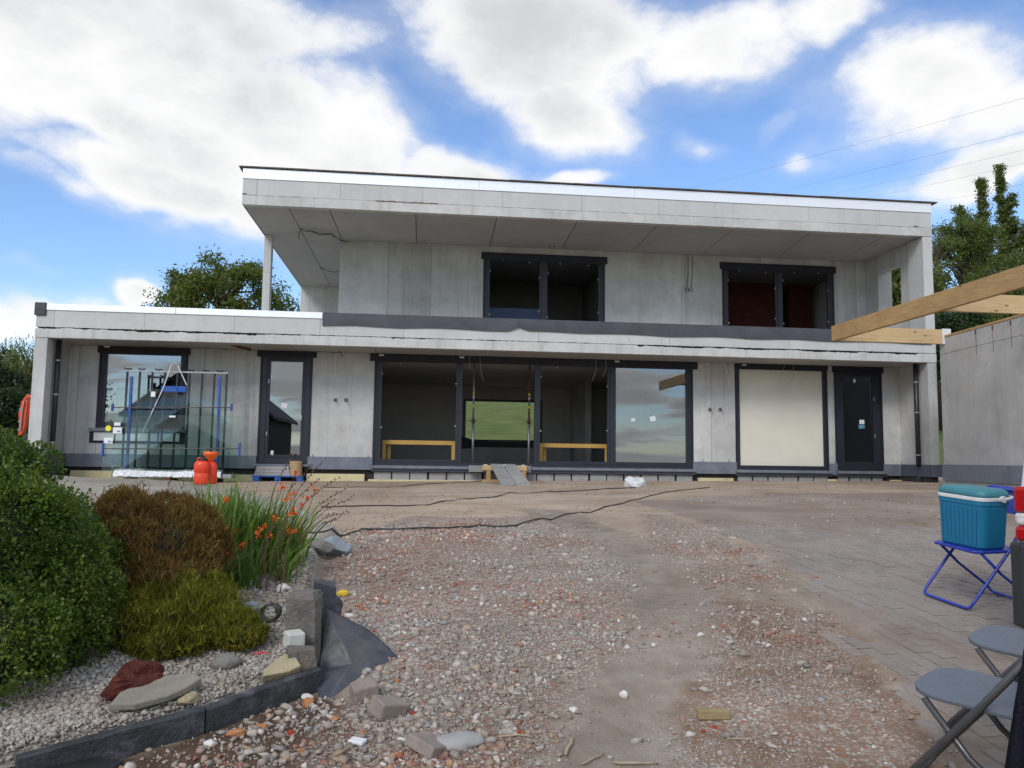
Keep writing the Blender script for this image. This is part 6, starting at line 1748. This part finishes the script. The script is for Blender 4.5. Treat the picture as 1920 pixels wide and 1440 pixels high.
# ------------------------------------------------------------------ trees
def tree(name, label, base, height, crown_c, crown_r, nclus, per, leafL, leafW, leaf, clus_r=.55, trunk_r=.22, shape='round', droop=0.0, hollow=.35, group='trees around the house', seedp=0):
    t = thing(name, label, 'tree', tuple(base), group=group)
    base = np.array(base, float); cc = np.array(crown_c, float); cr = np.array(crown_r, float)
    pts = []
    while len(pts) < nclus:
        d = unit(rng.normal(0, 1, 3)); r = rng.uniform(hollow, 1) ** .6
        if shape == 'column':
            k = 0 if rng.random() < .34 else int(rng.integers(1, 7)); hr = np.random.default_rng(seedp * 10 + k)
            tip = np.array([0, 0, 1.0]) if k == 0 else np.array([hr.uniform(-1, 1), hr.uniform(-1, 1), hr.uniform(.25, .85)])
            tt_ = rng.random() ** .62; foot = np.array([tip[0] * .35, tip[1] * .35, -1.0])
            q = foot + (tip - foot) * tt_ + np.append(rng.normal(0, .24, 2) * (1 - .78 * tt_), 0)
        else:
            q = d * r * (.80 + .38 * float(fbm(d[0] * 2.2 + seedp, d[1] * 2.2 + d[2] * 2.0, 3, seedp)))
        pts.append(cc + q * cr)
    pts = np.array(pts)
    mb = MB()
    top = cc + np.array([0, 0, cr[2] * .55]); 
    tp = [base - np.array([0, 0, .2]), base * .5 + np.array([cc[0], cc[1], cc[2]]) * .5 + rng.normal(0, .05 * trunk_r * 4, 3) * np.array([1, 1, 0]), cc, top]
    mb.tube(tp, [trunk_r * 1.25, trunk_r, trunk_r * .6, trunk_r * .15], 8)
    for q in pts[:: max(1, nclus // 60)]:
        s0 = rng.uniform(.25, .8)
        st_ = tp[1] + (tp[2] - tp[1]) * min(1, s0 * 1.4) if q[2] < cc[2] + cr[2] * .4 else cc + (top - cc) * rng.uniform(0, .6)
        if shape == 'column': st_ = np.array([cc[0], cc[1], q[2] - cr[2] * .25])
        m_ = (st_ + q) / 2 + rng.normal(0, .06, 3) * cr.mean() * .5 + np.array([0, 0, .06 * cr[2]])
        mb.tube([st_, m_, q], [trunk_r * .42, trunk_r * .24, trunk_r * .08], 5, caps=False)
    mb.build('trunk', M['bark'], t, smooth=True)
    per = int(per * 1.7); leafL *= .72; leafW *= .72
    n = nclus * per
    ci = np.repeat(np.arange(nclus), per)
    size = rng.uniform(.55, 1.25, nclus)[ci]
    if shape == 'column': size = size * np.clip(1.15 - .75 * (pts[ci, 2] - cc[2] + cr[2]) / (2 * cr[2]), .5, 1)
    off = rng.normal(0, 1, (n, 3)) * np.array([1, 1, .75]) * clus_r * size[:, None] * .55
    C = pts[ci] + off
    if droop: C[:, 2] -= np.abs(rng.normal(0, 1, n)) * droop
    A = rng.normal(0, 1, (n, 3)) + np.array([0, 0, -1.6 if droop else .2])
    leaves('crown', C, A, leafL * rng.uniform(.6, 1.3, n), leafW * rng.uniform(.7, 1.3, n), leaf, t, .1)
    return t
def tbase(px, Y):
    q = W(px, 830, Y=Y); return np.array([q[0], Y, gzf(q[0], Y)])
# walnut behind the low wing
b = tbase(405, 26); dT = 43.0
def zpx(px, py, Y): return float(W(px, py, Y=Y)[2])
zt = zpx(400, 488, 26)
tree('walnut_tree', 'round green tree rising behind the low left wing', b, 10, (b[0], 26, zt - 3.0), (3.9, 3.4, 3.0), 185, 105, .30, .12, M['walnut'], .60, .26, hollow=.4, seedp=3)
# left edge: dark trees and a willow
b = tbase(4, 24); z1 = zpx(8, 712, 24)
tree('dark_tree', 'dark dense tree at the left edge below the willow', b, 6, (b[0] - .3, 24, z1 - 2.0), (2.2, 2.0, 2.4), 170, 80, .26, .13, M['darktree'], .6, .2, seedp=5)
b = tbase(-75, 22); z1 = zpx(0, 650, 22)
tree('dark_tree', 'dark dense tree mostly beyond the left edge', b, 6, (b[0], 22, z1 - 2.3), (2.3, 2.0, 2.7), 150, 80, .26, .13, M['darktree'], .6, .2, seedp=6)
b = tbase(40, 30); z1 = zpx(40, 640, 30)
tree('willow', 'light green weeping willow left of the house', b, 7, (b[0] + .2, 30, z1 - 2.4), (2.5, 2.3, 2.3), 170, 90, .40, .07, M['willow'], .6, .2, droop=.8, seedp=8)
b = tbase(30, 19)
tree('hedge_shrub', 'dark low shrub at the left edge behind the orange digger arm', b, 2.4, (b[0] - .3, 19, b[2] + 1.2), (1.5, 1.0, 1.25), 90, 80, .2, .1, M['darktree'], .45, .1, seedp=9)
# right: two poplars, loose tree beside the roof, dark trees between house and garage
for px, py, Y, lb, wr, sd_ in ((1860, 332, 34, 'left of the two tall poplars behind the garage', 1.35, 11), (1897, 308, 36, 'right and taller of the two poplars behind the garage', 1.5, 12), (1990, 330, 37, 'poplar mostly hidden beyond the right edge', 1.1, 13)):
    b = tbase(px, Y); zt = zpx(px, py, Y); H = zt - b[2]
    tree('poplar', lb, b, H, (b[0], Y, b[2] + H * .56), (wr, wr, H * .44), 270, 80, .26, .13, M['poplar'], .56, .22, 'column', seedp=sd_)
b = tbase(1815, 31); zt = zpx(1815, 395, 31)
tree('loose_tree', 'loose crowned tree against the sky between roof and poplars', b, 12, (b[0] + .2, 31, zt - 2.0), (2.1, 1.9, 1.5), 66, 80, .26, .13, M['poplar'], .6, .2, hollow=.2, seedp=15)
b = tbase(1770, 30); zt = zpx(1770, 425, 30)
tree('loose_tree', 'thin branched tree right beside the upper storey', b, 10, (b[0], 30, zt - 2.9), (1.7, 1.6, 2.9), 46, 42, .24, .12, M['poplar'], .55, .26, hollow=.3, seedp=16)
b = tbase(1700, 28); zt = zpx(1700, 470, 28)
tree('dark_tree', 'green tree seen through the side opening of the upper storey', b, 9, (b[0], 28, zt - 3.0), (2.4, 2.0, 3.0), 150, 80, .28, .14, M['walnut'], .6, .2, seedp=17)
b = tbase(1800, 24); zt = zpx(1800, 575, 24)
tree('dark_tree', 'dark low tree in the gap between house and garage', b, 6, (b[0] + .4, 24, zt - 2.2), (2.6, 1.8, 2.1), 170, 80, .26, .13, M['darktree'], .55, .2, seedp=18)
b = tbase(1900, 22); zt = zpx(1900, 560, 22)
tree('dark_tree', 'dark tree above the garage wall below the poplars', b, 6, (b[0] + .8, 22, zt - 2.0), (2.4, 1.8, 2.2), 150, 80, .26, .13, M['poplar'], .55, .2, seedp=19)
b = tbase(1885, 29); zt = zpx(1885, 470, 29)
tree('broad_tree', 'full green tree below the poplar tops at the right edge', b, 9, (b[0] + .5, 29, zt - 2.6), (2.5, 2.0, 2.3), 74, 85, .26, .13, M['poplar'], .6, .24, hollow=.25, seedp=27)
# behind the viewer, seen mirrored in the glass
b = np.array([-17.6, -21.0, gzf(-17.6, -21.0)])
tree('yard_tree', 'leafy tree behind the viewer, mirrored in the left window', b, 6, (b[0], b[1], b[2] + 4.6), (2.0, 2.0, 3.2), 120, 70, .24, .12, M['darktree'], .55, .16, seedp=20)
b = np.array([23.0, -24.0, gzf(23.0, -24.0)])
tree('yard_tree', 'broad tree behind the viewer, mirrored in the right hand door', b, 9, (b[0], b[1], b[2] + 6.5), (4.2, 3.0, 5.6), 230, 110, .5, .3, M['darktree'], 1.1, .25, hollow=.1, seedp=23)
bn = thing('barn', 'dark gabled building behind the viewer, mirrored in the glass door', 'barn', (-13.0, -34.0, gzf(-13, -34)))
zb = gzf(-13, -34) - .5
MB().prism([(-18, -40, zb), (-9.6, -40, zb), (-9.6, -40, 4.1), (-13.8, -40, 7.3), (-18, -40, 4.1)], (0, 9, 0)).build('walls', M['barnwall'], bn)
MB().prism([(-18.4, -40.3, 3.85), (-13.8, -40.3, 7.42), (-9.2, -40.3, 3.85), (-9.2, -40.3, 4.05), (-13.8, -40.3, 7.62), (-18.4, -40.3, 4.05)], (0, 9.6, 0)).build('roof', M['barnroof'], bn)
for k in range(2): MB().box(-16 + k * 3, -14.6 + k * 3, -30.995, -30.96, 1.2, 2.8).build('window', M['glass_dark'], bn)

# ------------------------------------------------------------------ orange digger arm behind the left corner
eo = W(40, 808, Y=5.5)
arm = thing('digger', 'orange digger arm showing behind the left corner of the house', 'digger', (eo[0] + .5, 5.5, gzf(eo[0], 5.5)))
def ap(px, py, Y=5.5): return W(px, py, Y=Y)
MB().prism([ap(34, 775), ap(40, 752), ap(50, 739), ap(58, 742), ap(58, 765), ap(50, 790), ap(42, 815), ap(33, 818), ap(35, 795)], (0, .16, 0)).build('boom', M['orange_paint'], arm, bevel=.02, seg=2)
MB().tube([ap(45, 752, 5.47), ap(41, 775, 5.47), ap(38, 806, 5.47)], .02, 8).build('hydraulic_ram', M['steel'], arm)
MB().tube([ap(48, 748, 5.45), ap(58, 746, 5.45)], .015, 8).build('hose', M['cable_dark'], arm)
MB().tube([ap(53, 752, 5.46), ap(48, 790, 5.46)], .012, 8).build('hose', M['blackplastic'], arm)
for a, b_ in ((38, 768), (36, 790), (35, 806)): MB().tube([ap(a, b_, 5.49), ap(a, b_, 5.70)], .035, 10).build('pin', M['steel'], arm)
q = ap(62, 760)
MB().prism([(q[0], 5.4, q[2] - .2), (q[0] + 1.3, 5.4, q[2] - 1.0), (q[0] + 1.5, 5.4, q[2] - 1.0), (q[0] + .25, 5.4, q[2] + .15)], (0, .2, 0)).build('arm', M['orange_paint'], arm, bevel=.02)
MB().box(q[0] + .7, q[0] + 2.3, 4.9, 6.3, gzf(eo[0] + 1, 5.5) + .45, gzf(eo[0] + 1, 5.5) + 1.2).build('cabin', M['orange_paint'], arm, bevel=.06, seg=2) if False else None
MB().prism([(q[0] - .35, 5.3, q[2] - 1.1), (q[0] - .05, 5.3, q[2] - .75), (q[0] + .2, 5.3, q[2] - .95), (q[0] + .05, 5.3, gzf(q[0], 5.5)), (q[0] - .3, 5.3, gzf(q[0], 5.5))], (0, .5, 0)).build('bucket', M['blackplastic'], arm, bevel=.02)

# ------------------------------------------------------------------ overhead power lines
def line(label, a, b, da=70, db_=130, sag=.6):
    p, q = CAM + ray(*a) * da, CAM + ray(*b) * db_
    e_ = p + (p - q) * .9; f_ = q + (q - p) * .4
    P = []
    for t in np.linspace(0, 1, 16):
        v = e_ + (f_ - e_) * t; v = v - np.array([0, 0, sag * 4 * t * (1 - t)]); P.append(v)
    off = np.array([0, 0, sag * .8]); P = [v + off for v in P]
    tag(MB().tube(P, .010, 5).build('power_line', M['cable_dark'], None, origin=P[0]), label, 'power line', 'overhead power lines')
line('topmost overhead power line at the upper right', (1920, 182), (1325, 347))
line('second overhead power line from the top at the upper right', (1920, 245), (1465, 360))
line('third overhead power line from the top at the upper right', (1920, 279), (1555, 367))
line('fourth overhead power line from the top, just above the poplars', (1920, 304), (1635, 370))
line('lowest overhead power line, passing behind the poplar tops', (1880, 352), (1770, 375))
